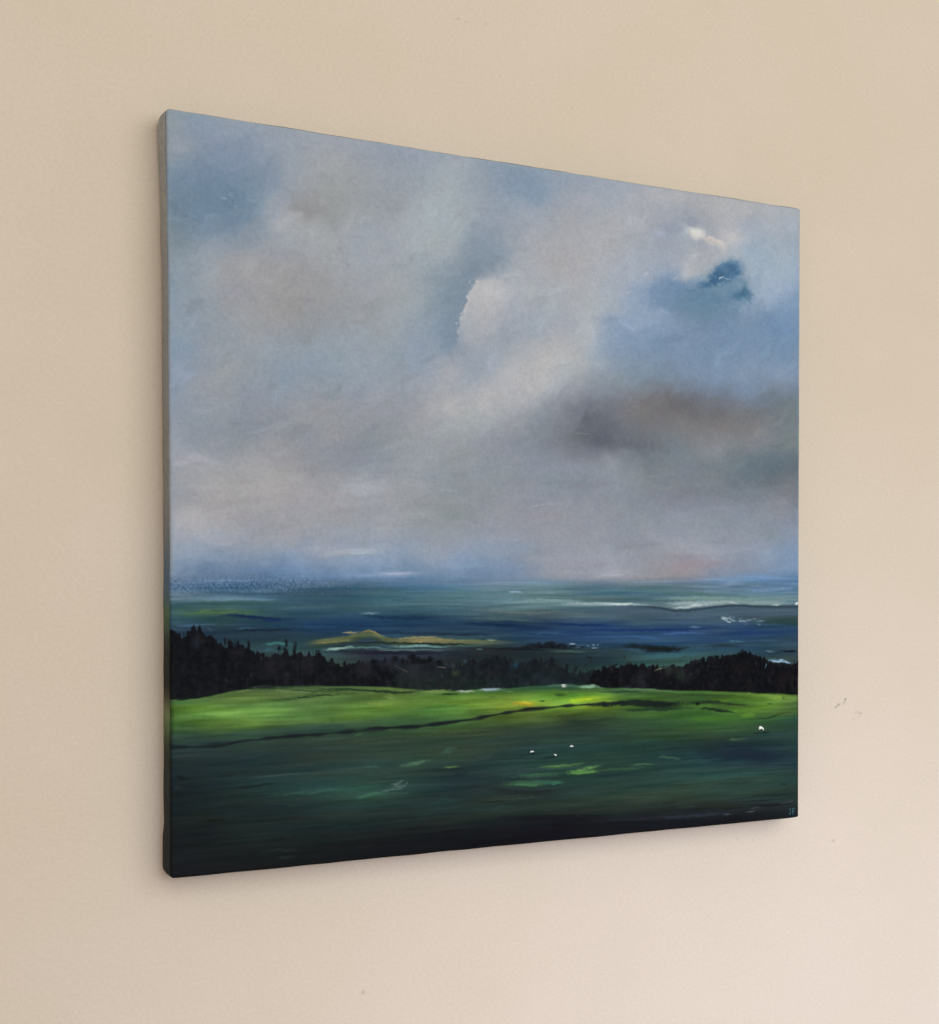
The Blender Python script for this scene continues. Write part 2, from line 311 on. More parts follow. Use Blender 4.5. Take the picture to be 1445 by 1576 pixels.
# ---- brushwork of the sky: broad soft marks in the tints they lie on
for k in range(620):
    x = rng.uniform(262, 1225); y = rng.uniform(200, 875)
    if y < 170 + (x - 255) * .16 + 6: continue
    s_ = window([(x, y), (x + 1, y + 1)], 2)
    if s_ is None: continue
    base = img[s_].mean((0, 1))
    low = smooth(560, 760, y)
    a_ = math.radians(rng.normal(-38, 22) * (1 - low) + rng.normal(-2, 4) * low)
    L = rng.uniform(18, 60) * (1 + low); cv = rng.normal(0, .16) * L * (1 - .7 * low)
    px, py = math.cos(a_), math.sin(a_)
    P_ = [(x - px * L / 2, y - py * L / 2), (x + py * cv, y - px * cv), (x + px * L / 2, y + py * L / 2)]
    stroke(P_, rng.uniform(2.5, 8.5), base * (1 + rng.normal(.004, .026)) + rng.normal(0, .8, 3), rng.uniform(.12, .34), 1.0, .6, relief=0.00002)
# ---- sky accents
glaze(735, 385, 30, 42, (127, 142, 157), 0.5, 10)
glaze(712, 455, 17, 62, (122, 139, 154), 0.75, 14, 0.1)
glaze(694, 512, 18, 34, (119, 137, 156), 0.7, 8, 0.1)
# lit edge of the central cloud: ragged where the loaded brush dragged over the weave
edge = [(728, 424), (733, 432), (727, 444), (721, 456), (715, 470), (711, 482), (708, 496), (706, 510), (704, 530), (700, 550)]
left_of = np.interp(Y, [p[1] for p in edge], [p[0] for p in edge])
frg = fnoise(330, 240, 2); frg2 = fnoise(110, 60, 3)
de = X - left_of + 1.0 * frg + 4.0 * frg2 + 2.0 * vnoise(500, 500)
topd = Y - (427 + 0.012 * (X - 752) ** 2 + 3 * frg2)
env = smooth(-3, 5, topd) * (1 - smooth(470, 545, Y))
sh = smooth(-22, -3, de) * (1 - smooth(-2, 1.5, de)) * smooth(405, 432, Y) * (1 - smooth(515, 545, Y))
blend(np.clip(sh * 0.75, 0, 1), (121, 138, 154))
lit = smooth(-3.5, 4.0, de) * np.exp(-np.clip(de, 0, None) / np.interp(Y, [425, 445, 480, 520], [34, 30, 20, 14])) * env
blend(np.clip(lit * 0.95, 0, 1), (184, 184, 186))
rimw = smooth(-4.0, 2.0, de) * (1 - smooth(1.5, 5.5, de)) * env * smooth(-.35, .5, frg + frg2)
blend(np.clip(rimw * 0.55, 0, 1), (198, 199, 200))
height += np.clip(rimw, 0, 1) * 0.00012
spk = smooth(0.35, 0.8, frg + 0.5 * frg2) * np.exp(-((X - 719) / 9) ** 2 - ((Y - 428) / 13) ** 2) + smooth(0.4, 0.8, frg) * np.exp(-((X - left_of + 5) / 6) ** 2) * smooth(440, 460, Y) * (1 - smooth(515, 535, Y)) * 0.7
blend(np.clip(spk * 0.5, 0, 1), (182, 189, 195))
# two light touches, upper left cloud
glaze(425, 345, 20, 10, (163, 168, 176), .55, 12)
glaze(478, 350, 24, 9, (163, 168, 172), .5, -8)
glaze(470, 322, 30, 7, (139, 141, 145), .45, 10)
for k in range(24):
    x, y = rng.normal(0, 13), rng.normal(0, 8)
    cx, cy, cc = [(355, 312, (165, 175, 185)), (290, 335, (92, 112, 132)), (300, 350, (95, 114, 132)), (405, 330, (150, 160, 172))][k % 4]
    L = rng.uniform(1, 4); a = rng.uniform(0, 3.1)
    stroke([(cx + x, cy + y), (cx + x + L * math.cos(a), cy + y + L * math.sin(a))], 0.6, cc, rng.uniform(.15, .45), .7, .6, relief=0.00005)
spk = smooth(0.25, 0.8, frg + 0.3 * frg2) * (np.exp(-((X - 346) / 8) ** 2 - ((Y - 300) / 6) ** 2) + np.exp(-((X - 358) / 8) ** 2 - ((Y - 314) / 6) ** 2))
blend(np.clip(spk * .8, 0, 1), (176, 185, 194))
spk = smooth(0.3, 0.8, frg) * np.exp(-((X - 292) / 14) ** 2 - ((Y - 336) / 16) ** 2)
blend(np.clip(spk * .5, 0, 1), (92, 112, 132))

# blue opening at the right
for (x, y, rx, ry, a, al, c) in ((1050, 448, 56, 26, -14, .45, (108, 134, 163)), (1095, 470, 62, 24, 4, .5, (102, 132, 153))):
    glaze(x, y, rx, ry, c, al, a, 0.1, BR2, 0.8)

for (x, y, rx, ry, a, al, c) in ((1035, 440, 48, 13, -16, .4, (104, 131, 163)), (1062, 462, 60, 12, -6, .35, (98, 127, 152)), (1120, 480, 60, 10, 3, .3, (104, 130, 156)), (1165, 430, 14, 26, 10, .35, (122, 146, 168))):
    glaze(x, y, rx, ry, c, al, a, 0, BR2, 1.0)

def inside(poly):
    """signed measure of being inside a polygon, about 1 px soft"""
    x = X + 3.0 * frg + 3.5 * frg2; y = Y + 2.6 * fr3 + 3.0 * fr4
    ins = np.zeros(X.shape, bool); dist = np.full(X.shape, 1e9)
    s = window(poly, 14)
    x = x[s]; y = y[s]; ins = np.zeros(x.shape, bool); dist = np.full(x.shape, 1e9)
    P = np.array(poly, float); n = len(P)
    for k in range(n):
        p, q = P[k], P[(k + 1) % n]
        cond = ((p[1] > y) != (q[1] > y)) & (x < (q[0] - p[0]) * (y - p[1]) / (q[1] - p[1] + 1e-9) + p[0])
        ins ^= cond
        d = q - p; t = np.clip(((x - p[0]) * d[0] + (y - p[1]) * d[1]) / (d @ d), 0, 1)
        dist = np.minimum(dist, np.hypot(x - p[0] - t * d[0], y - p[1] - t * d[1]))
    return s, np.where(ins, dist, -dist)
fr3 = fnoise(300, 260, 2); fr4 = fnoise(100, 80, 3)

def patch(poly, color, alpha, e0=-2.0, e1=3.0, vary=6):
    e0 -= 1.2; e1 += 2.0
    s, d = inside(poly)
    m = smooth(e0, e1, d) * alpha * np.clip(0.9 + 0.35 * frg2[s], 0, 1)
    c = np.array(color, float) + (fr4[s] * vary + fr3[s] * vary * .6)[..., None]
    img[s] = img[s] * (1 - m[..., None]) + c * m[..., None]
patch([(1062, 446), (1080, 438), (1090, 428), (1096, 415), (1110, 405), (1122, 400), (1136, 401), (1144, 410), (1146, 424), (1150, 440), (1158, 455), (1154, 465), (1140, 466), (1120, 470), (1090, 474), (1062, 470)], (98, 129, 154), .85, -10, 8)
patch([(1074, 441), (1088, 432), (1094, 420), (1098, 412), (1112, 408), (1122, 402), (1134, 403), (1141, 412), (1142, 420), (1134, 428), (1124, 434), (1108, 438), (1094, 441)], (68, 105, 138), .95, -3, 4, 9)
patch([(1090, 432), (1097, 418), (1110, 416), (1120, 422), (1112, 432), (1100, 438)], (56, 93, 124), .8, -3, 4)
patch([(1146, 434), (1152, 442), (1159, 458), (1150, 463), (1136, 462), (1124, 456), (1134, 450), (1142, 446)], (72, 109, 136), .92, -3, 4, 10)
patch([(1128, 402), (1140, 404), (1146, 416), (1138, 420), (1132, 410)], (98, 130, 158), .6, -3, 4, 10)
glaze(1060, 423, 20, 11, (176, 180, 184), .75, -25, .1, BR2, .9)
glaze(1080, 412, 20, 9, (160, 166, 174), .6, -20, .1)
stroke([(1048, 446), (1062, 447), (1076, 443)], 1.0, (76, 106, 128), .45)
stroke([(1106, 434), (1109, 429), (1113, 427), (1117, 429)], 1.3, (205, 212, 216), .95, .5, relief=.0002)
stroke([(1112, 428), (1124, 429)], .7, (170, 186, 198), .7)
for k in range(16):
    x = rng.uniform(1122, 1140); stroke([(x, 424 - (x - 1126) * .3 + rng.uniform(-2, 4)), (x - 2, 429 + rng.uniform(-2, 4))], .6, (132, 158, 180), .5)
# curl of bright cloud above it
glaze(1070, 359, 15, 9, (203, 203, 199), .95, 15, .2, BR2, .6)
glaze(1076, 356, 10, 7, (210, 210, 206), .8, 20, .2)
stroke([(1078, 362), (1090, 368), (1100, 372), (1108, 374), (1114, 379), (1117, 388)], 4.0, (192, 188, 184), .75, .8, .6, .4, .0001)
stroke([(1100, 372), (1109, 373), (1115, 379)], 1.6, (206, 202, 197), .8, .6, .5)
glaze(1066, 340, 18, 7, (140, 145, 162), .5, 0)
glaze(1034, 350, 20, 9, (141, 147, 167), .45, 20)
stroke([(1053, 340), (1060, 352), (1063, 358)], 2.4, (176, 186, 192), .5, .8, .8)
glaze(1130, 366, 5, 7, (188, 185, 186), .7, 0)
for (x, y, L) in ((960, 452, 14), (985, 424, 18), (952, 452, 6), (1038, 428, 8), (1036, 431, 6), (905, 505, 3)):
    stroke([(x, y), (x + L, y - L * .35)], 1.5, (178, 182, 190), .5, .8, .8)
stroke([(909, 500), (913, 506), (914, 520)], 1.6, (178, 184, 188), .5, .7, .8)
# cloud base
glaze(1010, 652, 150, 26, (114, 117, 123), .15, 3, 0, BRV, .6)
glaze(940, 672, 80, 18, (94, 99, 108), .35, 4, 0, BRV, .6)
glaze(1070, 620, 90, 12, (110, 110, 113), .2, 4)
glaze(960, 683, 60, 9, (88, 94, 104), .45, 6, 0, BRV, .7)
stroke([(870, 668), (905, 667), (915, 668)], 1.0, (128, 135, 143), .25)
stroke([(818, 778), (842, 776), (885, 775)], 1.8, (164, 165, 174), .3)
stroke([(817, 778), (832, 777)], 1.3, (172, 173, 180), .3)
glaze(555, 754, 50, 6, (160, 164, 172), .55, -4)
# level light touches above the horizon
for pts, w, c, a in (([(480, 855), (540, 849), (600, 847)], 3.2, (168, 175, 184), .7), ([(535, 852), (590, 850)], 1.6, (182, 188, 196), .6),
        ([(560, 884), (620, 884), (668, 882)], 3.4, (160, 172, 194), .8), ([(585, 883), (650, 881)], 1.6, (178, 186, 202), .6),
        ([(915, 886), (945, 883), (975, 880)], 3.2, (170, 172, 180), .7), ([(1040, 849), (1120, 850)], 3, (156, 160, 166), .5),
        ([(1100, 901), (1130, 898), (1150, 897)], 2.2, (140, 158, 186), .7), ([(1140, 911), (1190, 908), (1229, 904)], 2.2, (112, 140, 172), .7),
        ([(1110, 902), (1160, 905), (1229, 900)], 1.8, (70, 105, 148), .6), ([(1020, 874), (1080, 868), (1160, 872)], 4.5, (140, 127, 136), .15),
        ([(280, 864), (350, 862), (430, 860)], 2, (140, 155, 178), .4), ([(300, 878), (420, 874), (560, 876)], 3, (108, 133, 176), .4)):
    stroke(pts, w * 1.25, c, a * 0.33, 1.0, 0.7, 0.7)

glaze(1058, 871, 60, 10, (144, 126, 135), .4, -2, 0, BR1, .8)
glaze(985, 884, 60, 6, (142, 138, 146), .3, 0, 0, BR1, .8)
# dry-brushed weave: dark and light dots where the brush only caught the threads
tu = U * 300; tv = V * 330
weave = np.sin(2 * np.pi * tu) * np.sin(2 * np.pi * tv + np.pi * np.floor(tu))
dots = weave * 0.35 + 0.9 * resize(rng.uniform(-1, 1, (N // 2 + 60, N // 2 + 60)), N, N)
m1 = np.exp(-((Y - (901 + 2 * BR2)) / 13.0) ** 2) * (1 - smooth(430, 620, X)) * 0.85
blend(np.clip(m1 * smooth(0.15, 0.7, dots), 0, 1) * .5, (112, 140, 170))
blend(np.clip(m1 * smooth(0.15, 0.7, -dots), 0, 1) * .6, (42, 74, 104))
m2 = np.exp(-((Y - 676) / 22.0) ** 2 - ((X - 930) / 45.0) ** 2)
blend(np.clip(m2 * smooth(0.3, 0.9, dots), 0, 1) * .35, (118, 124, 134))

# ---- far plain
for pts, w, c, a in (
    ([(268, 921), (350, 921), (440, 922)], 3.0, (98, 130, 148), .6), ([(440, 908), (520, 905), (600, 908)], 2, (40, 78, 102), .5),
    ([(265, 930), (360, 928), (480, 929)], 2.4, (52, 84, 82), .6), ([(280, 944), (350, 942), (400, 943)], 2.2, (72, 106, 70), .7), ([(300, 940), (330, 938)], 1.4, (92, 118, 78), .6),
    ([(316, 950), (350, 947), (400, 952), (440, 953), (468, 950)], 2.2, (16, 34, 66), .85), ([(400, 955), (440, 954)], 1.6, (16, 38, 92), .7),
    ([(262, 963), (310, 962), (340, 960)], 2.2, (62, 98, 120), .5), ([(330, 970), (420, 970), (480, 966)], 2.2, (18, 34, 46), .6), ([(360, 968), (400, 966)], 1.2, (70, 104, 124), .5),
    ([(552, 945), (568, 943), (585, 944)], 1.6, (140, 166, 172), .5), ([(540, 947), (600, 951), (680, 952)], 2.6, (18, 42, 66), .7),
    ([(500, 977), (520, 976)], 1.2, (20, 40, 64), .6), ([(600, 925), (640, 922)], 1.5, (36, 72, 88), .5), ([(660, 908), (760, 912), (830, 908)], 2.4, (78, 116, 126), .5),
    ([(780, 911), (800, 912), (808, 914)], 1.6, (142, 166, 186), .75), ([(840, 914), (856, 912)], 1.4, (128, 152, 172), .55),
    ([(770, 930), (830, 924), (900, 926)], 2.4, (112, 142, 142), .7), ([(860, 928), (900, 929), (960, 931), (1000, 931)], 2.2, (166, 182, 180), .5),
    ([(938, 931), (955, 929), (975, 930)], 1.6, (206, 214, 212), .8), ([(700, 941), (780, 932), (840, 931)], 2.2, (66, 92, 98), .6), ([(740, 940), (820, 944), (880, 939)], 2.6, (92, 106, 104), .5),
    ([(600, 940), (660, 938), (740, 941)], 2.2, (52, 88, 100), .5), ([(690, 957), (780, 963), (860, 968)], 2.6, (14, 36, 62), .7), ([(560, 972), (640, 975), (720, 976), (790, 975)], 1.8, (14, 30, 52), .7),
    ([(700, 953), (760, 952), (850, 957)], 2.2, (78, 100, 96), .5), ([(830, 958), (900, 962), (960, 963)], 2, (16, 42, 84), .7), ([(800, 974), (840, 973), (880, 974)], 1.6, (56, 88, 118), .6),
    ([(640, 942), (700, 944), (720, 943)], 1.2, (58, 94, 104), .5),
    ([(980, 908), (1060, 914), (1140, 916)], 2.2, (72, 104, 102), .5), ([(1000, 921), (1100, 921), (1229, 922)], 3, (110, 138, 134), .6),
    ([(1020, 929), (1090, 927), (1160, 925)], 3.0, (146, 166, 164), .5), ([(1150, 927), (1229, 928)], 2.4, (128, 152, 150), .6),
    ):
    stroke(pts, w, c, a, 0.8, 0.7, 0.7, 0.00004)
for (x, y, rx, ry, c, a) in ((930, 930.5, 85, 2.6, (150, 172, 172), .6), (955, 930, 24, 1.6, (200, 210, 208), .7), (1060, 931, 60, 4.0, (160, 178, 176), .5), (1150, 927, 80, 4.0, (140, 162, 160), .6), (840, 926, 60, 3, (118, 146, 146), .5)):
    glaze(x, y, rx, ry, c, a, 0, 0, BR1, .8)
# long low ridge at the right with bright sky caught along its crest
rx_ = [880, 950, 1000, 1020, 1040, 1060, 1085, 1105, 1130, 1150, 1175, 1232]
ry_ = [935, 932.5, 932.5, 935, 938.5, 938, 935, 932, 930.5, 931, 932.5, 932]
ridge = np.interp(X, rx_, ry_)
dy = Y - ridge + 0.6 * BR2
body = smooth(-0.8, 0.8, dy) * (1 - smooth(12, 20, dy)) * smooth(880, 960, X)
blend(body * 0.8, (64, 84, 98), 7)
blend(smooth(-0.6, 0.5, dy) * (1 - smooth(2, 5, dy)) * smooth(960, 1010, X) * 0.75, (40, 56, 66))
for pts, w, c, a in (([(1026, 933), (1040, 936), (1060, 935), (1080, 932), (1100, 929)], 1.7, (198, 206, 202), .8), ([(1060, 931), (1080, 930)], 1.2, (220, 224, 220), .7),
        ([(1120, 926), (1142, 929)], 1.3, (188, 198, 194), .7), ([(1185, 930), (1205, 931)], 1.3, (204, 210, 206), .8), ([(1224, 930), (1231, 927)], 1.6, (212, 216, 210), .9)):
    stroke(pts, w, c, a, .6, .7, .5, .00018)
for k in range(26):
    x = rng.uniform(1108, 1170); y = 952 + (x - 1108) * .1 + rng.normal(0, 2.2)
    stroke([(x, y), (x + rng.uniform(4, 13), y + rng.uniform(0, 1.5))], rng.uniform(.8, 1.5), (150 + rng.uniform(-20, 25), 174, 180), .75, .6, .8, relief=.00012)
for k in range(10):
    x = rng.uniform(1125, 1160); stroke([(x, 951 + rng.uniform(-1, 4)), (x + 12, 954 + rng.uniform(-1, 3))], .6, (50, 70, 78), .7, .6, .5)
glaze(1205, 957, 40, 7, (36, 58, 56), .8, -4, .2, BR1, .8)
for pts, w, c, a in (([(880, 968), (960, 970), (1040, 969), (1130, 966)], 2.6, (22, 46, 88), .7), ([(1000, 978), (1050, 975), (1110, 976)], 1.8, (62, 98, 146), .6),
        ([(1060, 966), (1085, 965)], 1.2, (96, 130, 146), .7), ([(1110, 987), (1130, 988), (1155, 988)], 1.3, (98, 136, 158), .8), ([(960, 980), (1020, 983)], 1.8, (54, 92, 136), .6),
        ([(1080, 962), (1150, 960), (1229, 964)], 2, (52, 80, 112), .5), ([(1100, 974), (1170, 974), (1229, 976)], 2.2, (26, 52, 96), .5),
        ([(880, 992), (920, 994)], 1.2, (60, 92, 120), .5), ([(1060, 994), (1130, 990), (1229, 993)], 2.2, (36, 62, 70), .6)):
    stroke(pts, w, c, a, .8, .7, .7)
stroke([(935, 998), (975, 994), (1020, 998), (1075, 995)], 3.4, (18, 28, 30), .85, .6, .8)
stroke([(985, 1000), (1030, 1001), (1060, 999)], 2.6, (14, 20, 22), .8, .6, .8)
stroke([(1060, 995), (1120, 993), (1160, 996)], 1.8, (24, 40, 40), .7, .6, .8)
stroke([(960, 1012), (1040, 1008), (1110, 1004)], 3, (54, 92, 96), .6, .7, .8)
stroke([(1178, 1002), (1195, 1002)], 1.3, (112, 146, 148), .7, .6, .6)
stroke([(1200, 1002), (1229, 1003)], 1.8, (14, 18, 22), .85, .5, .7)
stroke([(925, 1002), (990, 1004)], 1.6, (34, 50, 48), .6); stroke([(900, 1012), (915, 1012)], 1.8, (18, 24, 26), .8)

# small tawny hill and the fields at its foot
hx = [455, 490, 515, 535, 552, 568, 580, 592, 606, 622, 645, 680, 720, 760, 800]
hy = [990, 984, 981, 979, 974, 970, 974, 979, 982, 983, 983, 983, 984, 985, 986]
hill = np.interp(X, hx, hy)
dh = Y - hill + 1.2 * BR1
hm = smooth(-0.8, 1.2, dh) * (1 - smooth(9, 14, dh + (X - 560) * 0.01)) * smooth(462, 500, X) * (1 - smooth(740, 810, X))
tone = np.stack([92 + 26 * smooth(600, 640, X) - 30 * smooth(680, 780, X), 100 + 14 * smooth(600, 640, X) - 20 * smooth(700, 790, X), 68 + 10 * smooth(600, 640, X)], -1)
tone = tone + streak2[..., None] * 16 - smooth(3, 11, dh)[..., None] * np.array([42, 34, 14])
img = img * (1 - 0.9 * hm[..., None]) + tone * 0.9 * hm[..., None]
for pts, w, c, a in (([(523, 974), (540, 974), (556, 972)], 1.4, (152, 142, 108), .9), ([(556, 973), (568, 970), (578, 973), (590, 979)], 1.6, (140, 128, 76), .85), ([(590, 980), (606, 983), (650, 980), (690, 982)], 1.6, (150, 138, 92), .8),
        ([(478, 989), (510, 988), (548, 985)], 1.8, (130, 124, 74), .7), ([(620, 985), (656, 985), (700, 984)], 2.4, (138, 128, 84), .65), ([(630, 989), (655, 988)], 1.3, (168, 148, 98), .7),
        ([(545, 978), (566, 978), (572, 980)], 3.6, (72, 86, 64), .6), ([(745, 984), (768, 985)], 1.2, (150, 164, 138), .8), ([(700, 986), (740, 983)], 2, (96, 112, 84), .6),
        ([(500, 993), (580, 989), (660, 991), (740, 994), (800, 993)], 1.7, (22, 36, 34), .75), ([(540, 995), (590, 992)], 1.3, (40, 60, 40), .7), ([(690, 997), (760, 999), (860, 996)], 2.2, (20, 26, 32), .7),
        ([(495, 1000), (530, 997), (552, 994)], 1.6, (148, 180, 166), .75), ([(520, 998), (560, 996), (600, 998)], 1.8, (96, 138, 128), .7), ([(590, 996), (640, 994), (700, 996)], 2.0, (112, 156, 148), .8),
        ([(560, 1001), (640, 1001), (700, 1000)], 1.4, (86, 114, 108), .7), ([(690, 995), (760, 994)], 1.4, (70, 104, 96), .6), ([(730, 998), (748, 999)], 1.0, (110, 150, 140), .6),
        ([(500, 1005), (600, 1005), (720, 1006)], 2.6, (26, 28, 40), .75), ([(400, 992), (430, 991), (452, 991)], 2.6, (60, 108, 110), .7), ([(404, 1000), (425, 999)], 3.0, (52, 92, 98), .6)):
    stroke(pts, w, c, a, .7, .7, .6, .00006)
stroke([(820, 997), (870, 1001), (940, 1003)], 2, (44, 62, 58), .6); stroke([(840, 1003), (880, 1003), (910, 1004)], 1.4, (72, 104, 90), .5)

# ---- trees
TH = fnoise(28, 26, 4); TV = fnoise(40, 220, 3); TF = fnoise(200, 200, 3)

def trees(px, py, base_x, base_y, spike, tone, x0, x1, dens=1.0):
    top = np.interp(X, px, py)
    base = np.interp(X, base_x, base_y)
    n1 = BRV * spike * 0.8 + TF * spike * 0.8 + TH * spike * 0.9
    m = smooth(-1.8, 2.2, Y - top + n1 + 1.5 * DRY) * (1 - smooth(-1.6, 1.6, Y - base + 1.6 * BR1)) * smooth(x0 - 9, x0 + 9, X + 12 * TF) * (1 - smooth(x1 - 14, x1 + 14, X + 12 * TF))
    c = np.array(tone, float) + (TV * 5)[..., None] * np.array([1.0, .92, 1.0]) + (TF * 9)[..., None] * np.array([1.1, .92, .9]) + (smooth(.1, .7, TH) * 13)[..., None] * np.array([.95, .96, 1.05])
    global img, height
    m = np.clip(m * dens, 0, 1)
    img = img * (1 - m[..., None]) + np.clip(c, 6, 255) * m[..., None]
    height += m * (0.00010 + 0.00016 * TF + 0.00008 * TV)

base_x = [255, 300, 330, 365, 400, 480, 560, 610, 660, 700, 730, 790, 860, 930, 1010, 1100, 1232]
base_y = [1078, 1074, 1069, 1062, 1056, 1055, 1056, 1059, 1063, 1064, 1062, 1058, 1054, 1058, 1061, 1064, 1069]
# thin dark copse on the middle field
trees([798, 810, 820, 830, 838, 848, 858, 866, 880], [998, 994, 992, 990, 991, 988, 990, 990, 996], [795, 885], [997, 998], 2.2, (16, 20, 26), 800, 882, .9)
stroke([(760, 1000), (810, 999), (850, 1001)], 1.8, (16, 18, 24), .7); stroke([(870, 995), (905, 996)], 1.4, (14, 18, 22), .8)
for (x, y, L) in ((876, 991, 12), (884, 996, 10), (908, 997, 16), (912, 993, 4), (919, 992, 4), (904, 994, 3)):
    stroke([(x, y), (x + L, y + .3)], 1.0, (160, 184, 190), .8, .5, .5, relief=.00015)
# hedge belt far
trees([560, 600, 640, 680, 700, 720, 745, 765, 785, 800, 815, 840, 860, 880, 905, 930], [1020, 1016, 1018, 1020, 1026, 1020, 1013, 1009, 1013, 1024, 1016, 1014, 1022, 1034, 1032, 1036], base_x, base_y, 6, (18, 23, 29), 556, 925, .86)
# left wood
trees([255, 268, 280, 291, 300, 310, 320, 330, 338, 346, 354, 362, 370, 380, 392, 404, 418, 430, 440, 452, 464, 474, 490, 505, 525, 560, 600],
      [972, 975, 978, 970, 964, 967, 976, 980, 985, 992, 985, 990, 986, 996, 1002, 1008, 1006, 1003, 1000, 1003, 1006, 1004, 1006, 1014, 1020, 1024, 1026], base_x, base_y, 7.5, (13, 15, 20), 200, 602, .96)
# near wood at the right
trees([905, 915, 925, 945, 965, 985, 1005, 1030, 1052, 1065, 1080, 1095, 1112, 1128, 1140, 1148, 1156, 1166, 1176, 1186, 1200, 1215, 1232],
      [1046, 1034, 1028, 1024, 1022, 1023, 1026, 1026, 1025, 1020, 1016, 1013, 1009, 1008, 1004, 1001, 1004, 1010, 1009, 1016, 1024, 1022, 1020], base_x, base_y, 5.0, (11, 12, 16), 905, 1290, .98)
# spires and twigs
for k in range(24):
    x = [265, 285, 300, 318, 332, 345, 352, 361, 372, 384, 440, 453, 404, 430][k % 14] + rng.normal(0, 3)
    b = np.interp(x, [260, 300, 345, 400, 460], [985, 975, 1000, 1015, 1008]); h = rng.uniform(6, 18)
    stroke([(x, b + 8), (x + rng.normal(0, 1.2), b - h + 4)], rng.uniform(.8, 2.0), (15, 16, 20), .85, .6, .5, .9, .0001, BRV)
for x, b, h, w in ((383, 1004, 20, 2.6), (361, 1000, 18, 1.6), (440, 1000, 18, 2.4), (454, 1004, 18, 2.2), (345, 996, 16, 2.2), (352, 996, 14, 1.8), (430, 1002, 8, 3)):
    stroke([(x, b), (x - .5, b - h)], w, (14, 16, 20), .9, .5, .4, .95, .0001, BRV)
for k in range(34):
    x = rng.uniform(590, 900); b = np.interp(x, [590, 640, 700, 760, 800, 850, 900], [1018, 1018, 1024, 1012, 1022, 1016, 1036]); h = rng.uniform(2, 8)
    stroke([(x, b + 4), (x + rng.normal(0, 1), b - h)], rng.uniform(1, 2.4), (15, 16, 20), .8, .6, .6, .9, .00008, BRV)
for x, y, r in ((608, 1014, 6), (634, 1012, 7), (640, 1016, 8), (662, 1015, 6), (655, 1018, 6), (575, 1018, 5), (676, 1019, 5)):
    glaze(x, y, r, r * .8, (13, 14, 18), .95, 0, .4, TF, .9)
# warm and cool lights inside the woods
for k in range(150):
    x = rng.uniform(270, 1225); yb = np.interp(x, base_x, base_y); y = yb - rng.uniform(6, 44)
    if 340 < x < 520: y = yb - rng.uniform(6, 38)
    c = [(44, 38, 40), (34, 40, 36), (46, 50, 56), (38, 26, 24), (30, 34, 42)][k % 5]
    L = rng.uniform(3, 10)
    stroke([(x, y), (x + rng.normal(0, 2.5), y - L)], rng.uniform(.8, 2.2), c, rng.uniform(.25, .6), .8, .8, .8, .00006, BRV)
for x, y, r, c, a in ((300, 988, 14, (42, 48, 60), .5), (365, 1005, 12, (36, 34, 40), .4), (420, 1022, 26, (40, 38, 42), .45), (470, 1022, 20, (44, 42, 46), .4), (640, 1040, 26, (38, 38, 42), .45), (560, 1032, 18, (40, 38, 42), .4),
        (702, 1036, 7, (62, 72, 44), .6), (760, 1034, 14, (34, 24, 28), .4), (850, 1030, 16, (26, 34, 30), .5), (1032, 1032, 14, (48, 56, 48), .6), (1045, 1040, 12, (34, 48, 38), .5), (1205, 1045, 16, (34, 24, 22), .5), (1140, 1030, 14, (26, 20, 20), .5),
        (716, 1018, 5, (42, 66, 84), .7), (793, 1024, 7, (34, 66, 82), .7), (690, 1024, 9, (42, 48, 60), .6), (600, 1024, 14, (34, 34, 40), .5)):
    glaze(x, y, r, r * .8, c, a, 0, 0, BRV, .9)
stroke([(1004, 1034), (1016, 1029), (1026, 1028)], 1.2, (110, 112, 86), .8); stroke([(670, 1026), (690, 1029)], 1.3, (104, 96, 88), .7)
for k in range(7):
    stroke([(608 + k * 3, 1024 + k * 1.5), (611 + k * 3, 1026 + k * 1.5)], .8, (120, 108, 104), .5)
stroke([(1183, 1016), (1190, 1017), (1205, 1018), (1222, 1021)], 2.6, (142, 172, 194), .9, .5, .6, .3, .00015)
stroke([(1198, 1016), (1208, 1015)], 1.6, (170, 194, 210), .8); stroke([(1180, 1018), (1177, 1030)], 1.2, (110, 140, 160), .7, tex=BRV)
glaze(1205, 1024, 20, 4, (14, 14, 18), .85, 3, .4, TF, .8)
stroke([(300, 966), (320, 963), (340, 968)], 1.0, (34, 48, 58), .7); stroke([(318, 966), (326, 970)], .8, (90, 116, 130), .5)

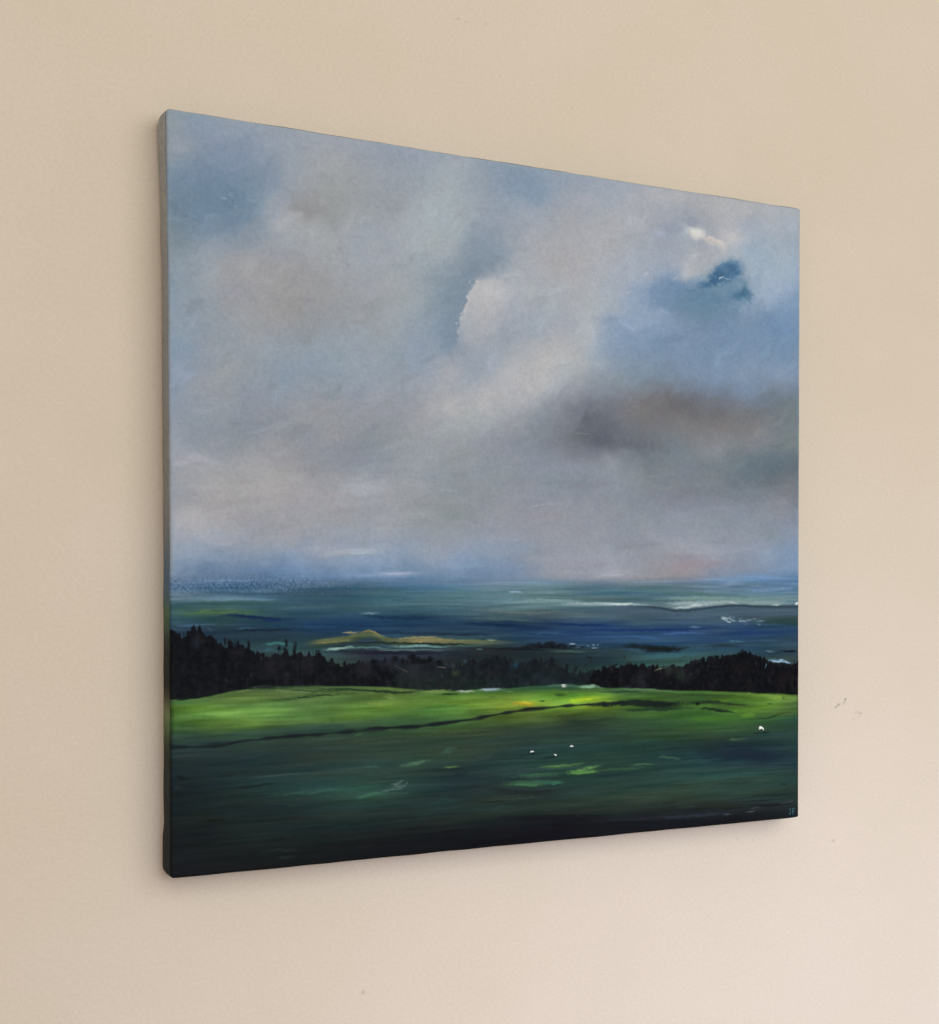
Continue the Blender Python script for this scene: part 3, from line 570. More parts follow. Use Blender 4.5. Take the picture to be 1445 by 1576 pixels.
# ---- grass strip details
for pts, w, c, a in (
    ([(262, 1079), (300, 1074), (345, 1067)], 2.4, (18, 22, 24), .85), ([(345, 1068), (380, 1061), (430, 1057), (500, 1057)], 2.0, (20, 24, 26), .8), ([(355, 1066), (400, 1060)], 1.2, (98, 116, 76), .6),
    ([(405, 1061), (440, 1062), (500, 1065), (545, 1062)], 1.0, (30, 44, 30), .75), ([(420, 1062), (445, 1063), (455, 1061)], 1.8, (110, 126, 82), .6), ([(543, 1058), (544, 1063), (530, 1066), (470, 1070), (430, 1079), (408, 1079)], 1.1, (28, 44, 28), .85),
    ([(408, 1079), (450, 1076), (500, 1071), (580, 1065)], 1.1, (32, 50, 30), .75), ([(470, 1060), (560, 1062), (640, 1066)], 2.2, (34, 56, 34), .6),
    ([(560, 1062), (600, 1066), (650, 1064)], 2.0, (30, 44, 34), .65), ([(590, 1070), (610, 1076)], 4.0, (116, 140, 74), .4), ([(560, 1083), (592, 1083)], 2.0, (128, 138, 64), .5),
    ([(650, 1066), (670, 1064), (700, 1063)], 2.6, (112, 136, 76), .7), ([(668, 1068), (690, 1069), (712, 1067)], 1.3, (20, 30, 22), .8), ([(700, 1065), (720, 1064), (736, 1064)], 1.4, (170, 180, 168), .8),
    ([(735, 1063), (755, 1062), (780, 1060)], 1.8, (150, 166, 180), .85), ([(770, 1061), (782, 1064), (795, 1066)], 1.3, (96, 126, 84), .7), ([(800, 1062), (850, 1058), (900, 1060)], 2.6, (44, 76, 58), .7),
    ([(825, 1060), (860, 1055), (900, 1056)], 2.2, (66, 104, 84), .7), ([(885, 1058), (915, 1056), (930, 1060)], 2.2, (118, 158, 128), .8), ([(900, 1057), (922, 1058)], 1.6, (138, 172, 146), .7),
    ([(864, 1055), (872, 1055)], 1.8, (222, 222, 214), .95), ([(750, 1072), (770, 1074)], 1.4, (46, 78, 36), .6), ([(826, 1080), (845, 1078)], 1.4, (26, 44, 24), .8), ([(850, 1069), (875, 1070)], 1.6, (34, 58, 36), .7),
    ([(785, 1084), (805, 1083), (832, 1084)], 3.4, (148, 142, 40), .75), ([(800, 1082), (822, 1082)], 1.8, (176, 160, 44), .6), ([(760, 1090), (800, 1087)], 2.2, (120, 146, 48), .6), ([(870, 1080), (900, 1077), (925, 1075)], 3.2, (150, 182, 38), .75), ([(900, 1077), (915, 1076)], 1.8, (176, 196, 36), .7),
    ([(860, 1072), (900, 1068), (960, 1070)], 2.4, (74, 122, 48), .6), ([(930, 1062), (1000, 1062), (1060, 1066)], 1.6, (90, 122, 80), .5), ([(900, 1066), (960, 1064), (1030, 1066)], 1.6, (30, 52, 34), .6), ([(1010, 1066), (1100, 1070), (1180, 1068)], 1.6, (34, 54, 30), .5),
    ([(1170, 1071), (1200, 1074), (1210, 1082)], 2.6, (124, 158, 70), .6), ([(1150, 1066), (1158, 1067)], 1.0, (120, 154, 70), .7), ([(1090, 1078), (1140, 1076), (1165, 1083)], 3, (92, 138, 48), .5), ([(1140, 1102), (1165, 1098)], 3.4, (98, 142, 50), .6), ([(1120, 1093), (1180, 1090), (1205, 1086)], 3, (92, 138, 46), .5), ([(1180, 1083), (1190, 1083)], 1.2, (40, 66, 32), .7), ([(1205, 1072), (1207, 1077)], 1.2, (30, 44, 26), .8),
    # dark hollow
    ([(900, 1086), (935, 1084), (980, 1081), (1040, 1083)], 4.4, (20, 30, 26), .8), ([(960, 1082), (1010, 1086), (1060, 1084)], 4.8, (24, 36, 28), .7), ([(1040, 1083), (1080, 1081), (1130, 1083)], 3.0, (26, 42, 28), .6), ([(1105, 1082), (1160, 1086)], 1.8, (28, 44, 26), .6),
    ([(1070, 1084), (1078, 1083)], 2.2, (14, 20, 18), .9), ([(1074, 1090), (1100, 1092), (1132, 1097)], 2.4, (24, 38, 26), .8), ([(1090, 1092), (1125, 1097)], 1.4, (16, 24, 20), .8), ([(950, 1093), (1020, 1092), (1080, 1089)], 2.6, (30, 48, 32), .5),
    ([(1228, 1094), (1205, 1098), (1180, 1105), (1130, 1109)], 1.2, (24, 40, 28), .75), ([(1040, 1108), (1120, 1105), (1180, 1104)], 3, (60, 104, 36), .4)):
    stroke(pts, w, c, a, .7, .7, .6, .00006)
strip = smooth(2, 9, Y - np.interp(X, base_x, base_y)) * (1 - smooth(1104, 1128, Y + 0.05 * (X - 900)))
pat = fnoise(44, 9, 4) + 0.5 * fnoise(120, 22, 2)
img *= (1 + strip * (0.24 * pat - 0.10 * smooth(980, 1060, X)))[..., None]
for pts, w, c, a in (([(985, 1070), (1060, 1074), (1125, 1072)], 2.4, (50, 82, 42), .5), ([(1040, 1079), (1100, 1078)], 1.8, (48, 80, 40), .45), ([(640, 1090), (720, 1086)], 2.4, (58, 98, 44), .4), ([(400, 1106), (480, 1102)], 2.2, (66, 104, 50), .4), ([(280, 1100), (340, 1104)], 2.2, (74, 116, 50), .4), ([(1120, 1080), (1175, 1086)], 2.2, (62, 100, 42), .45)):
    stroke(pts, w, c, a, 1.0, .8)
# dark bank under the strip
line_x = [262, 300, 322, 345, 367, 400, 440, 480, 522, 560, 600, 640, 670, 700, 725, 750, 772, 800, 830, 865, 900, 930]
line_y = [1150, 1149, 1147, 1146, 1141, 1138, 1134, 1131, 1128, 1124, 1120.5, 1118, 1115, 1111, 1107, 1103, 1098, 1094, 1091, 1087, 1085, 1084]
ly = np.interp(X, line_x, line_y)
thick = np.interp(X, [262, 330, 345, 440, 560, 640, 700, 760, 830, 930], [4.2, 3.8, 3.0, 2.0, 3.0, 3.4, 2.8, 2.6, 2.4, 3.0])
thick = thick * np.clip(0.95 + 0.45 * vnoise(10, 70), .5, 1.4)
d = np.abs(Y - ly + 1.2 * BR1 + 0.5 * vnoise(10, 40)) / thick
blend((1 - smooth(0.25, 1.35, d)) * np.clip(1 + BR1 * .6, .35, 1) * 0.9 * (1 - smooth(900, 960, X)), (18, 22, 27), 3)
blend((1 - smooth(0.3, 1.6, np.abs(Y - ly + 8) / 8)) * 0.5 * (1 - smooth(470, 700, X)) * np.clip(.8 + streak, 0, 1), (34, 56, 54), 4)
height += (1 - smooth(0.4, 1.2, d)) * 0.00012
stroke([(545, 1133), (560, 1131)], 1.0, (74, 112, 64), .7)

# ---- meadow strokes, rising to the right
for k in range(330):
    x = rng.uniform(262, 1200); f = rng.uniform(0, 1) ** .8
    top = np.interp(x, line_x + [1000, 1240], line_y + [1100, 1112]) + 10
    bot = np.interp(x, [262, 1230], [1345, 1250]) - 6
    y = top + f * (bot - top)
    L = rng.uniform(25, 110); s = -rng.uniform(.02, .14) * (1 - .5 * (x > 900))
    s_ = window([(x, y), (x + 1, y + 1)], 2)
    if s_ is None: continue
    base = img[s_].mean((0, 1)); g = rng.uniform(.78, 1.25)
    stroke([(x, y), (x + L * .5, y + s * L * .45), (x + L, y + s * L)], rng.uniform(.7, 2.6), base * g + rng.normal(0, 2, 3), rng.uniform(.25, .6), .8, .9, .8, .00004)
for pts, w, c, a in (
    ([(445, 1224), (480, 1220), (540, 1212)], 2.6, (52, 92, 78), .6), ([(395, 1228), (450, 1222), (520, 1210)], 1.6, (46, 86, 74), .6), ([(500, 1219), (545, 1216), (590, 1208)], 4, (42, 84, 66), .5), ([(545, 1230), (570, 1224), (600, 1219)], 3.4, (54, 98, 76), .6),
    ([(380, 1196), (440, 1192), (500, 1188)], 1.4, (60, 88, 80), .4), ([(560, 1182), (585, 1182)], 2.0, (62, 98, 78), .5), ([(520, 1186), (590, 1178)], 2, (50, 82, 68), .5), ([(330, 1196), (370, 1192)], 1.4, (16, 26, 28), .7),
    ([(610, 1182), (640, 1176), (668, 1170)], 3.4, (66, 108, 76), .7), ([(630, 1178), (655, 1173)], 2.0, (80, 120, 84), .6), ([(680, 1162), (692, 1154), (704, 1153)], 2.6, (46, 82, 66), .7), ([(685, 1160), (700, 1158)], 1.6, (58, 92, 72), .5),
    ([(680, 1182), (695, 1181), (712, 1179)], 1.6, (92, 132, 60), .8), ([(625, 1188), (700, 1184), (760, 1178)], 1.8, (24, 40, 40), .7), ([(560, 1192), (640, 1190)], 1.4, (52, 86, 72), .5),
    ([(765, 1197), (820, 1194), (880, 1190)], 2.6, (58, 104, 68), .5), ([(770, 1204), (820, 1206), (845, 1206)], 3.6, (62, 112, 72), .7), ([(790, 1202), (840, 1204), (880, 1205)], 2.6, (48, 98, 74), .6), ([(845, 1206), (870, 1204)], 2.6, (46, 104, 76), .6),
    ([(820, 1182), (870, 1180), (905, 1175)], 1.8, (72, 116, 62), .7), ([(835, 1180), (900, 1176)], 1.0, (100, 148, 74), .6), ([(870, 1190), (900, 1188), (925, 1186)], 3.4, (84, 140, 62), .85), ([(885, 1186), (900, 1184), (920, 1180)], 2.2, (112, 168, 76), .8), ([(905, 1182), (928, 1178)], 1.4, (120, 178, 88), .7), ([(915, 1187), (960, 1184), (1010, 1180)], 1.8, (62, 106, 62), .6),
    ([(965, 1178), (1000, 1176), (1020, 1178)], 1.6, (70, 108, 64), .6), ([(1010, 1165), (1030, 1167), (1046, 1168)], 2.2, (52, 92, 64), .6), ([(1035, 1169), (1052, 1168)], 1.8, (56, 96, 72), .5),
    ([(790, 1166), (815, 1162), (840, 1160)], 1.6, (18, 34, 36), .7), ([(835, 1168), (862, 1164)], 1.6, (18, 34, 36), .7), ([(720, 1170), (800, 1166), (880, 1170)], 1.6, (20, 40, 40), .5),
    ([(730, 1212), (800, 1222), (880, 1220)], 4, (26, 34, 32), .5), ([(710, 1234), (770, 1231), (850, 1228)], 1.0, (66, 76, 60), .7), ([(715, 1233), (760, 1234), (800, 1231)], 1.0, (14, 18, 18), .8), ([(740, 1228), (830, 1224)], .9, (58, 66, 50), .6),
    ([(1120, 1139), (1140, 1138), (1156, 1136)], 1.6, (66, 92, 60), .7), ([(1090, 1170), (1140, 1160), (1210, 1166)], 8, (20, 34, 46), .4), ([(1060, 1158), (1120, 1152)], 2, (20, 40, 40), .5),
    ([(1060, 1196), (1110, 1194), (1180, 1190)], 3, (38, 76, 66), .5), ([(1200, 1207), (1212, 1206)], 1.4, (14, 22, 20), .8),
    # dark foreground bank with a broken light edge
    ([(760, 1262), (850, 1260), (950, 1258)], 5, (18, 20, 24), .7), ([(900, 1264), (1000, 1260), (1100, 1252), (1180, 1244)], 3.4, (30, 34, 42), .75), ([(1000, 1260), (1060, 1257), (1120, 1252)], 1.6, (46, 52, 62), .7), ([(1110, 1253), (1130, 1251)], 1.1, (110, 118, 112), .8), ([(1146, 1249), (1165, 1247)], 1.0, (118, 118, 104), .8), ([(1150, 1246), (1180, 1240)], 1.4, (58, 64, 68), .6),
    ([(1198, 1236), (1208, 1235), (1218, 1233), (1224, 1231)], .9, (108, 114, 110), .85), ([(1150, 1240), (1200, 1239), (1228, 1232)], 2.4, (18, 20, 24), .7), ([(1150, 1226), (1229, 1222)], 1.4, (24, 30, 30), .6),
    ([(390, 1312), (430, 1308), (470, 1310)], 2.0, (36, 42, 42), .6), ([(420, 1322), (460, 1318)], 1.6, (38, 44, 44), .5), ([(310, 1300), (380, 1292), (420, 1286)], 1.4, (32, 44, 42), .5), ([(264, 1268), (300, 1266), (320, 1264)], 2, (34, 40, 40), .6), ([(264, 1210), (280, 1214)], 2.2, (40, 54, 54), .5), ([(268, 1195), (280, 1197), (290, 1200)], 3, (16, 20, 24), .7)):
    cm = np.array(c, float); cm = cm * .85 + cm.mean() * .15
    stroke(pts, w, cm, a * .8, .9, .7, .7, .00006)
# scraped pale crescent
for (pts, w, al) in (([(584, 1217), (600, 1216), (614, 1214), (624, 1209)], 1.6, .6), ([(596, 1206), (608, 1207), (618, 1203), (624, 1201)], 1.5, .5), ([(612, 1214), (622, 1211), (627, 1206), (626, 1201)], 1.8, .6), ([(602, 1211), (614, 1210), (622, 1206)], 3.0, .35)):
    stroke(pts, w, (96, 112, 106), al, relief=.00006)
# shadows of the grazing animals
stroke([(1153, 1129), (1170, 1128), (1184, 1127), (1187, 1121)], 1.5, (16, 24, 24), .85)
stroke([(812, 1160), (832, 1162)], 1.4, (18, 32, 32), .6); stroke([(846, 1166), (866, 1162)], 1.4, (18, 32, 32), .6)

# worn lighter rim where the canvas turns over the bars
rim = np.minimum(np.minimum(U, 1 - U), np.minimum(V, 1 - V))
rimm = (1 - smooth(0.0, 0.007, rim + 0.002 * BR2))
skyrim = rimm * (1 - smooth(870, 900, Y)) * 0.45
blend(skyrim, (148, 158, 162))
blend(rimm * smooth(960, 1000, Y) * 0.35, (24, 28, 28))

# thread grain of the canvas showing through the thin paint
grain_h = resize(rng.uniform(-1, 1, (N // 2 + 4, N // 5 + 4)), N, N)
grain_v = resize(rng.uniform(-1, 1, (N // 5 + 4, N // 2 + 4)), N, N)
grain = grain_h + grain_v + 0.6 * rng.uniform(-1, 1, (N, N))
img *= (1 + 0.018 * grain)[..., None]
height += grain * 0.000022
img = np.clip(img, 4, 250)

PAINT_GAIN = np.array([1.13, 1.18, 1.25])

# ------------------------------------------------------------------ materials
def new_mat(name):
    m = bpy.data.materials.new(name)
    m.use_nodes = True
    return m, m.node_tree.nodes, m.node_tree.links, m.node_tree.nodes['Principled BSDF']

def paint_material():
    m, n, l, b = new_mat('oil_paint')
    at = n.new('ShaderNodeAttribute'); at.attribute_name = 'pigment'
    l.new(at.outputs['Color'], b.inputs['Base Color'])
    tc = n.new('ShaderNodeTexCoord')
    ns = n.new('ShaderNodeTexNoise'); ns.inputs['Scale'].default_value = 90; ns.inputs['Detail'].default_value = 5
    l.new(tc.outputs['Object'], ns.inputs['Vector'])
    mr = n.new('ShaderNodeMapRange'); mr.inputs[3].default_value = 0.42; mr.inputs[4].default_value = 0.68
    l.new(ns.outputs['Fac'], mr.inputs[0]); l.new(mr.outputs[0], b.inputs['Roughness'])
    b.inputs['Specular IOR Level'].default_value = 0.035
    return m
PAINT = paint_material()

def wood_material():
    m, n, l, b = new_mat('pine_wood')
    tc = n.new('ShaderNodeTexCoord'); mp = n.new('ShaderNodeMapping'); mp.inputs['Scale'].default_value = (60, 60, 6)
    ns = n.new('ShaderNodeTexNoise'); ns.inputs['Scale'].default_value = 3; ns.inputs['Detail'].default_value = 6
    cr = n.new('ShaderNodeValToRGB')
    cr.color_ramp.elements[0].color = (0.42, 0.27, 0.14, 1); cr.color_ramp.elements[1].color = (0.62, 0.45, 0.27, 1)
    l.new(tc.outputs['Object'], mp.inputs[0]); l.new(mp.outputs[0], ns.inputs['Vector']); l.new(ns.outputs['Fac'], cr.inputs[0]); l.new(cr.outputs[0], b.inputs['Base Color'])
    b.inputs['Roughness'].default_value = 0.7
    return m
WOOD = wood_material()

# ------------------------------------------------------------------ wall
def wall_point(x, y):
    """where a sight line through a measured photo point meets the wall plane y = 0"""
    d = r2 * ((x - 982.8) / 2149.4) + u2 * (-(y - 937.96) / 2149.4) + fw
    o = M.translation
    t = -o.y / d.y
    return o.x + d.x * t, o.z + d.z * t

def wall_material():
    m, n, l, b = new_mat('wall_paint')
    tc = n.new('ShaderNodeTexCoord')
    base = n.new('ShaderNodeRGB'); base.outputs[0].default_value = (0.708, 0.634, 0.535, 1)
    # slow unevenness of the emulsion
    n1 = n.new('ShaderNodeTexNoise'); n1.inputs['Scale'].default_value = 9; n1.inputs['Detail'].default_value = 5
    l.new(tc.outputs['Object'], n1.inputs['Vector'])
    r1 = n.new('ShaderNodeValToRGB')
    r1.color_ramp.elements[0].position = 0.3; r1.color_ramp.elements[0].color = (0.965, 0.965, 0.94, 1)
    r1.color_ramp.elements[1].position = 0.7; r1.color_ramp.elements[1].color = (1, 0.995, 1, 1)
    l.new(n1.outputs['Fac'], r1.inputs[0])
    mx = n.new('ShaderNodeMix'); mx.data_type = 'RGBA'; mx.blend_type = 'MULTIPLY'; mx.inputs[0].default_value = 1
    l.new(base.outputs[0], mx.inputs[6]); l.new(r1.outputs[0], mx.inputs[7])
    # fine mottling of the roller stipple
    n3 = n.new('ShaderNodeTexNoise'); n3.inputs['Scale'].default_value = 420; n3.inputs['Detail'].default_value = 4
    l.new(tc.outputs['Object'], n3.inputs['Vector'])
    r3 = n.new('ShaderNodeMapRange'); r3.inputs[3].default_value = 0.92; r3.inputs[4].default_value = 1.07
    l.new(n3.outputs['Fac'], r3.inputs[0])
    m3 = n.new('ShaderNodeMix'); m3.data_type = 'RGBA'; m3.blend_type = 'MULTIPLY'; m3.inputs[0].default_value = 1
    l.new(mx.outputs[2], m3.inputs[6]); l.new(r3.outputs[0], m3.inputs[7])
    cur = m3.outputs[2]
    sn = n.new('ShaderNodeTexNoise'); sn.inputs['Scale'].default_value = 420; sn.inputs['Detail'].default_value = 3
    l.new(tc.outputs['Object'], sn.inputs['Vector'])
    # scuffs and specks: x, y, radii in mm, angle, colour, strength, breakup
    marks = [(1289, 1086, 4.6, 1.3, 38, (0.30, 0.27, 0.23), .75, 1), (1301, 1076, 1.2, 1.0, 20, (0.24, 0.2, 0.17), .8, .3), (1299, 1081, 3.0, 1.6, 60, (0.42, 0.40, 0.40), .45, .8),
             (1320, 1097, 4.2, 2.0, 10, (0.42, 0.38, 0.33), .5, 1), (1325, 1098, 1.0, .7, 0, (0.33, 0.28, 0.24), .6, .3), (1322, 1103, 2.6, .7, 25, (0.38, 0.34, 0.30), .5, 1), (1313, 1107, 2.2, 1.2, 70, (0.42, 0.38, 0.33), .4, 1),
             (1282.5, 1294, 2.3, 2.0, 20, (0.52, 0.44, 0.28), .6, .4), (1158.5, 1293, .35, 1.8, -6, (0.42, 0.33, 0.30), .6, .2), (1134.5, 1290.5, .6, .6, 0, (0.25, 0.2, 0.17), .7, .1),
             (559, 1527, 2.0, 2.6, 10, (0.48, 0.41, 0.36), .5, .5), (704, 29, 3.2, 1.2, 25, (0.42, 0.36, 0.26), .55, .8), (717, 34, 2.0, .8, 10, (0.44, 0.38, 0.28), .5, .6), (747, 37, 2.2, 1.4, 0, (0.46, 0.4, 0.34), .35, .6),
             (1407, 1502, .7, .8, 0, (0.42, 0.36, 0.36), .6, .2)]
    for mi, (x, y, a, c, ang, colr, s, brk) in enumerate(marks):
        if mi < 7: a, c = a * 1.3, c * 1.3
        wx_, wz_ = wall_point(x, y)
        sub = n.new('ShaderNodeVectorMath'); sub.operation = 'SUBTRACT'; sub.inputs[1].default_value = (wx_, 0, wz_)
        l.new(tc.outputs['Object'], sub.inputs[0])
        rot = n.new('ShaderNodeVectorRotate'); rot.rotation_type = 'Y_AXIS'; rot.inputs['Angle'].default_value = math.radians(ang)
        l.new(sub.outputs[0], rot.inputs['Vector'])
        sc = n.new('ShaderNodeVectorMath'); sc.operation = 'MULTIPLY'; sc.inputs[1].default_value = (1000 / a, 0, 1000 / c)
        l.new(rot.outputs[0], sc.inputs[0])
        ln = n.new('ShaderNodeVectorMath'); ln.operation = 'LENGTH'; l.new(sc.outputs[0], ln.inputs[0])
        mr = n.new('ShaderNodeMapRange'); mr.interpolation_type = 'SMOOTHSTEP'
        mr.inputs[1].default_value = 1.1; mr.inputs[2].default_value = 0.2; mr.inputs[3].default_value = 0; mr.inputs[4].default_value = min(1, s * 1.35)
        l.new(ln.outputs['Value'], mr.inputs[0])
        bk = n.new('ShaderNodeMapRange'); bk.inputs[1].default_value = 0.42; bk.inputs[2].default_value = 0.6; bk.inputs[3].default_value = 1 - brk; bk.inputs[4].default_value = 1
        l.new(sn.outputs['Fac'], bk.inputs[0])
        mu = n.new('ShaderNodeMath'); mu.operation = 'MULTIPLY'; l.new(mr.outputs[0], mu.inputs[0]); l.new(bk.outputs[0], mu.inputs[1])
        mm = n.new('ShaderNodeMix'); mm.data_type = 'RGBA'
        l.new(mu.outputs[0], mm.inputs[0]); l.new(cur, mm.inputs[6]); mm.inputs[7].default_value = (*colr, 1)
        cur = mm.outputs[2]
    l.new(cur, b.inputs['Base Color'])
    b.inputs['Roughness'].default_value = 0.75
    b.inputs['Specular IOR Level'].default_value = 0.25
    bn = n.new('ShaderNodeTexNoise'); bn.inputs['Scale'].default_value = 330; bn.inputs['Detail'].default_value = 4
    l.new(tc.outputs['Object'], bn.inputs['Vector'])
    b2 = n.new('ShaderNodeTexNoise'); b2.inputs['Scale'].default_value = 22; b2.inputs['Detail'].default_value = 2
    l.new(tc.outputs['Object'], b2.inputs['Vector'])
    ad = n.new('ShaderNodeMath'); ad.operation = 'MULTIPLY_ADD'; ad.inputs[1].default_value = 3.0
    l.new(b2.outputs['Fac'], ad.inputs[0]); l.new(bn.outputs['Fac'], ad.inputs[2])
    bp = n.new('ShaderNodeBump'); bp.inputs['Strength'].default_value = 0.5; bp.inputs['Distance'].default_value = 0.0006
    l.new(ad.outputs[0], bp.inputs['Height']); l.new(bp.outputs[0], b.inputs['Normal'])
    return m

def mesh_obj(name, verts, faces, mat, parent=None, smooth_shade=False, pigment=None):
    me = bpy.data.meshes.new(name)
    me.from_pydata([tuple(v) for v in verts], [], [tuple(f) for f in faces])
    me.materials.append(mat)
    if smooth_shade:
        me.polygons.foreach_set('use_smooth', [True] * len(me.polygons))
    if pigment is not None:
        a = me.color_attributes.new('pigment', 'FLOAT_COLOR', 'POINT')
        a.data.foreach_set('color', np.concatenate([pigment, np.ones((len(pigment), 1))], 1).astype(np.float32).ravel())
    me.update()
    o = bpy.data.objects.new(name, me)
    COL.objects.link(o)
    if parent: o.parent = parent
    return o

# plastered wall: a slab, its painted face on y = 0
wx0, wx1, wz0, wz1, wt = -1.6, 1.9, 0.2, 2.8, 0.12
wv = [(x, y, z) for y in (0, wt) for z in (wz0, wz1) for x in (wx0, wx1)]
wall = mesh_obj('wall', wv, [(0, 1, 3, 2), (4, 6, 7, 5), (0, 4, 5, 1), (2, 3, 7, 6), (0, 2, 6, 4), (1, 5, 7, 3)], wall_material())
wall['kind'] = 'structure'
wall['label'] = 'plain beige painted wall with a few small scuffs'

# ------------------------------------------------------------------ painting
H = 0.5; HALF = H / 2
YF, YB = -0.025, -0.002                    # front plane and back rim, wall at y = 0
R = 0.0022                                 # radius of the turned edge
root = bpy.data.objects.new('canvas_painting', None)
COL.objects.link(root)
root.location = (0, 0, CZ - HALF)
root['label'] = 'square oil painting of a cloudy sky over dark green fields, unframed canvas on wall'
root['category'] = 'painting'

# canvas face: bowed edges, rounded turn-over, paint relief
sx = (U - 0.5) * H
sz = (0.5 - V) * H + HALF
du = np.minimum(U, 1 - U) * H
dv = np.minimum(V, 1 - V) * H
dd = np.minimum(du, dv)
# the cloth pulls in a little between its corners
bow = 0.0009
lv = 4 * V * (1 - V); lu = 4 * U * (1 - U)
edge_l = np.exp(-U * H / 0.05); edge_r = np.exp(-(1 - U) * H / 0.05)
edge_t = np.exp(-V * H / 0.05); edge_b = np.exp(-(1 - V) * H / 0.05)
e_noise = 0.00018 * fnoise(18, 18, 2)
PX = sx + bow * lv * edge_l - 0.0003 * lv * edge_r + e_noise * (edge_l + edge_r)
PZ = sz - 0.0004 * lu * edge_t + 0.0003 * lu * edge_b + e_noise * (edge_t + edge_b)
# corners slightly rounded off
cd = np.hypot(np.clip(R * 1.4 - du, 0, None), np.clip(R * 1.4 - dv, 0, None)) - R * 1.4
shrink = np.clip(cd, 0, None)
PX = PX - np.sign(sx) * shrink * 0.7 * (du < R * 1.4)
PZ = PZ - np.sign(sz - HALF) * shrink * 0.7 * (dv < R * 1.4)
t = np.clip(R - dd, 0, R)
turn = R - np.sqrt(np.maximum(R * R - t * t, 0))
sag = 0.0008 * (np.clip(dd / 0.03, 0, 1) ** 0.5 - 1) * -1      # face sits a hair behind the bar's lip
PY = YF + turn - height + 0.0006 * smooth(0.004, 0.05, dd)
verts = np.stack([PX, PY, PZ], -1).reshape(-1, 3)
idx = np.arange(N * N).reshape(N, N)
f = np.stack([idx[:-1, :-1], idx[1:, :-1], idx[1:, 1:], idx[:-1, 1:]], -1).reshape(-1, 4)
me = bpy.data.meshes.new('painted_canvas')
me.vertices.add(len(verts)); me.vertices.foreach_set('co', verts.astype(np.float32).ravel())
me.loops.add(f.size); me.loops.foreach_set('vertex_index', f.ravel().astype(np.int32))
me.polygons.add(len(f)); me.polygons.foreach_set('loop_start', (np.arange(len(f)) * 4).astype(np.int32))
me.polygons.foreach_set('use_smooth', np.ones(len(f), bool))
me.update(calc_edges=True)
pig = np.clip(srgb2lin(img) * PAINT_GAIN, 0, 1).reshape(-1, 3)
ca = me.color_attributes.new('pigment', 'FLOAT_COLOR', 'POINT')
ca.data.foreach_set('color', np.concatenate([pig, np.ones((len(pig), 1))], 1).astype(np.float32).ravel())
me.materials.append(PAINT)
face = bpy.data.objects.new('painted_canvas', me)
COL.objects.link(face); face.parent = root
face['label'] = 'painted face with grey clouds, dark hedgerow trees and green meadow'

# wrapped edges: each side carries its paint over the bar to the back
def side(which):
    n, k = 260, 9
    s = np.linspace(0, 1, n)
    ii = np.round(s * (N - 1)).astype(int)
    if which == 'left': bx, bz, col, nx, nz = PX[ii, 0], PZ[ii, 0], img[ii, 6], -1, 0
    elif which == 'right': bx, bz, col, nx, nz = PX[ii, -1], PZ[ii, -1], img[ii, -7], 1, 0
    elif which == 'top': bx, bz, col, nx, nz = PX[0, ii], PZ[0, ii], img[6, ii], 0, 1
    else: bx, bz, col, nx, nz = PX[-1, ii], PZ[-1, ii], img[-7, ii], 0, -1
    if which == 'left':
        # left edge tones: grey, bands of blue and green, near black, lightened against shade
        band = [(0, 138, 131, 122), (.12, 136, 128, 119), (.25, 129, 122, 114), (.5, 119, 113, 106), (.555, 106, 104, 100), (.585, 80, 92, 98), (.625, 68, 85, 98), (.64, 70, 88, 74), (.66, 74, 92, 60),
                (.68, 50, 60, 52), (.70, 34, 33, 29), (.762, 33, 32, 28), (.775, 106, 112, 86), (.80, 84, 100, 54), (.815, 58, 70, 44), (.832, 36, 40, 34), (1, 28, 29, 27)]
        bs = np.array(band, float)
        obs = np.stack([np.interp(s + 0.004 * np.interp(s, np.linspace(0, 1, 90), rng.uniform(-1, 1, 90)), bs[:, 0], bs[:, c]) for c in range(1, 4)], -1)
        lin_ = srgb2lin(obs) / np.array([.72, .60, .53]) / PAINT_GAIN  # pigment raised to offset the dim light on this side
        col = 255 * np.where(lin_ <= 0.0031308, lin_ * 12.92, 1.055 * lin_ ** (1 / 2.4) - 0.055)
    kern = np.ones(9) / 9
    col = np.stack([np.convolve(np.pad(col[:, c], 4, mode='edge'), kern, 'valid') for c in range(3)], -1)
    grey = np.array([152, 148, 140.0])
    lum_ = col.mean(1, keepdims=True)
    vv, cc = [], []
    y0 = YF + R
    ns = rng.uniform(-1, 1, (n, k)); 
    for j in range(k):
        q = j / (k - 1)
        puff = 0.0004 * math.sin(math.pi * q)
        yy = y0 - 0.0004 * (1 - q) + q * (YB - y0)
        wob = 0.00015 * np.interp(s, np.linspace(0, 1, 40), rng.uniform(-1, 1, 40))
        vv.append(np.stack([bx + nx * (puff + wob), np.full(n, yy), bz + nz * (puff + wob)], -1))
        w = 0.0 if which == 'left' else 0.6 * smooth(70, 130, lum_)
        c = col * (1 - w) + grey * w
        c = c * (1 + 0.05 * ns[:, j:j + 1])
        cc.append(c)
    vv = np.stack(vv, 1).reshape(-1, 3); cc = np.stack(cc, 1).reshape(-1, 3)
    fs = []
    for i in range(n - 1):
        for j in range(k - 1):
            a = i * k + j
            q = (a, a + 1, a + k + 1, a + k)
            fs.append(q if which in ('right', 'top') else q[::-1])
    o = mesh_obj('canvas_edge', vv, fs, PAINT, root, True, np.clip(srgb2lin(np.clip(cc, 4, 250)) * PAINT_GAIN, 0, 1))
    return vv.reshape(n, k, 3), cc.reshape(n, k, 3)
SIDES = {w: side(w) for w in ('left', 'right', 'top', 'bottom')}

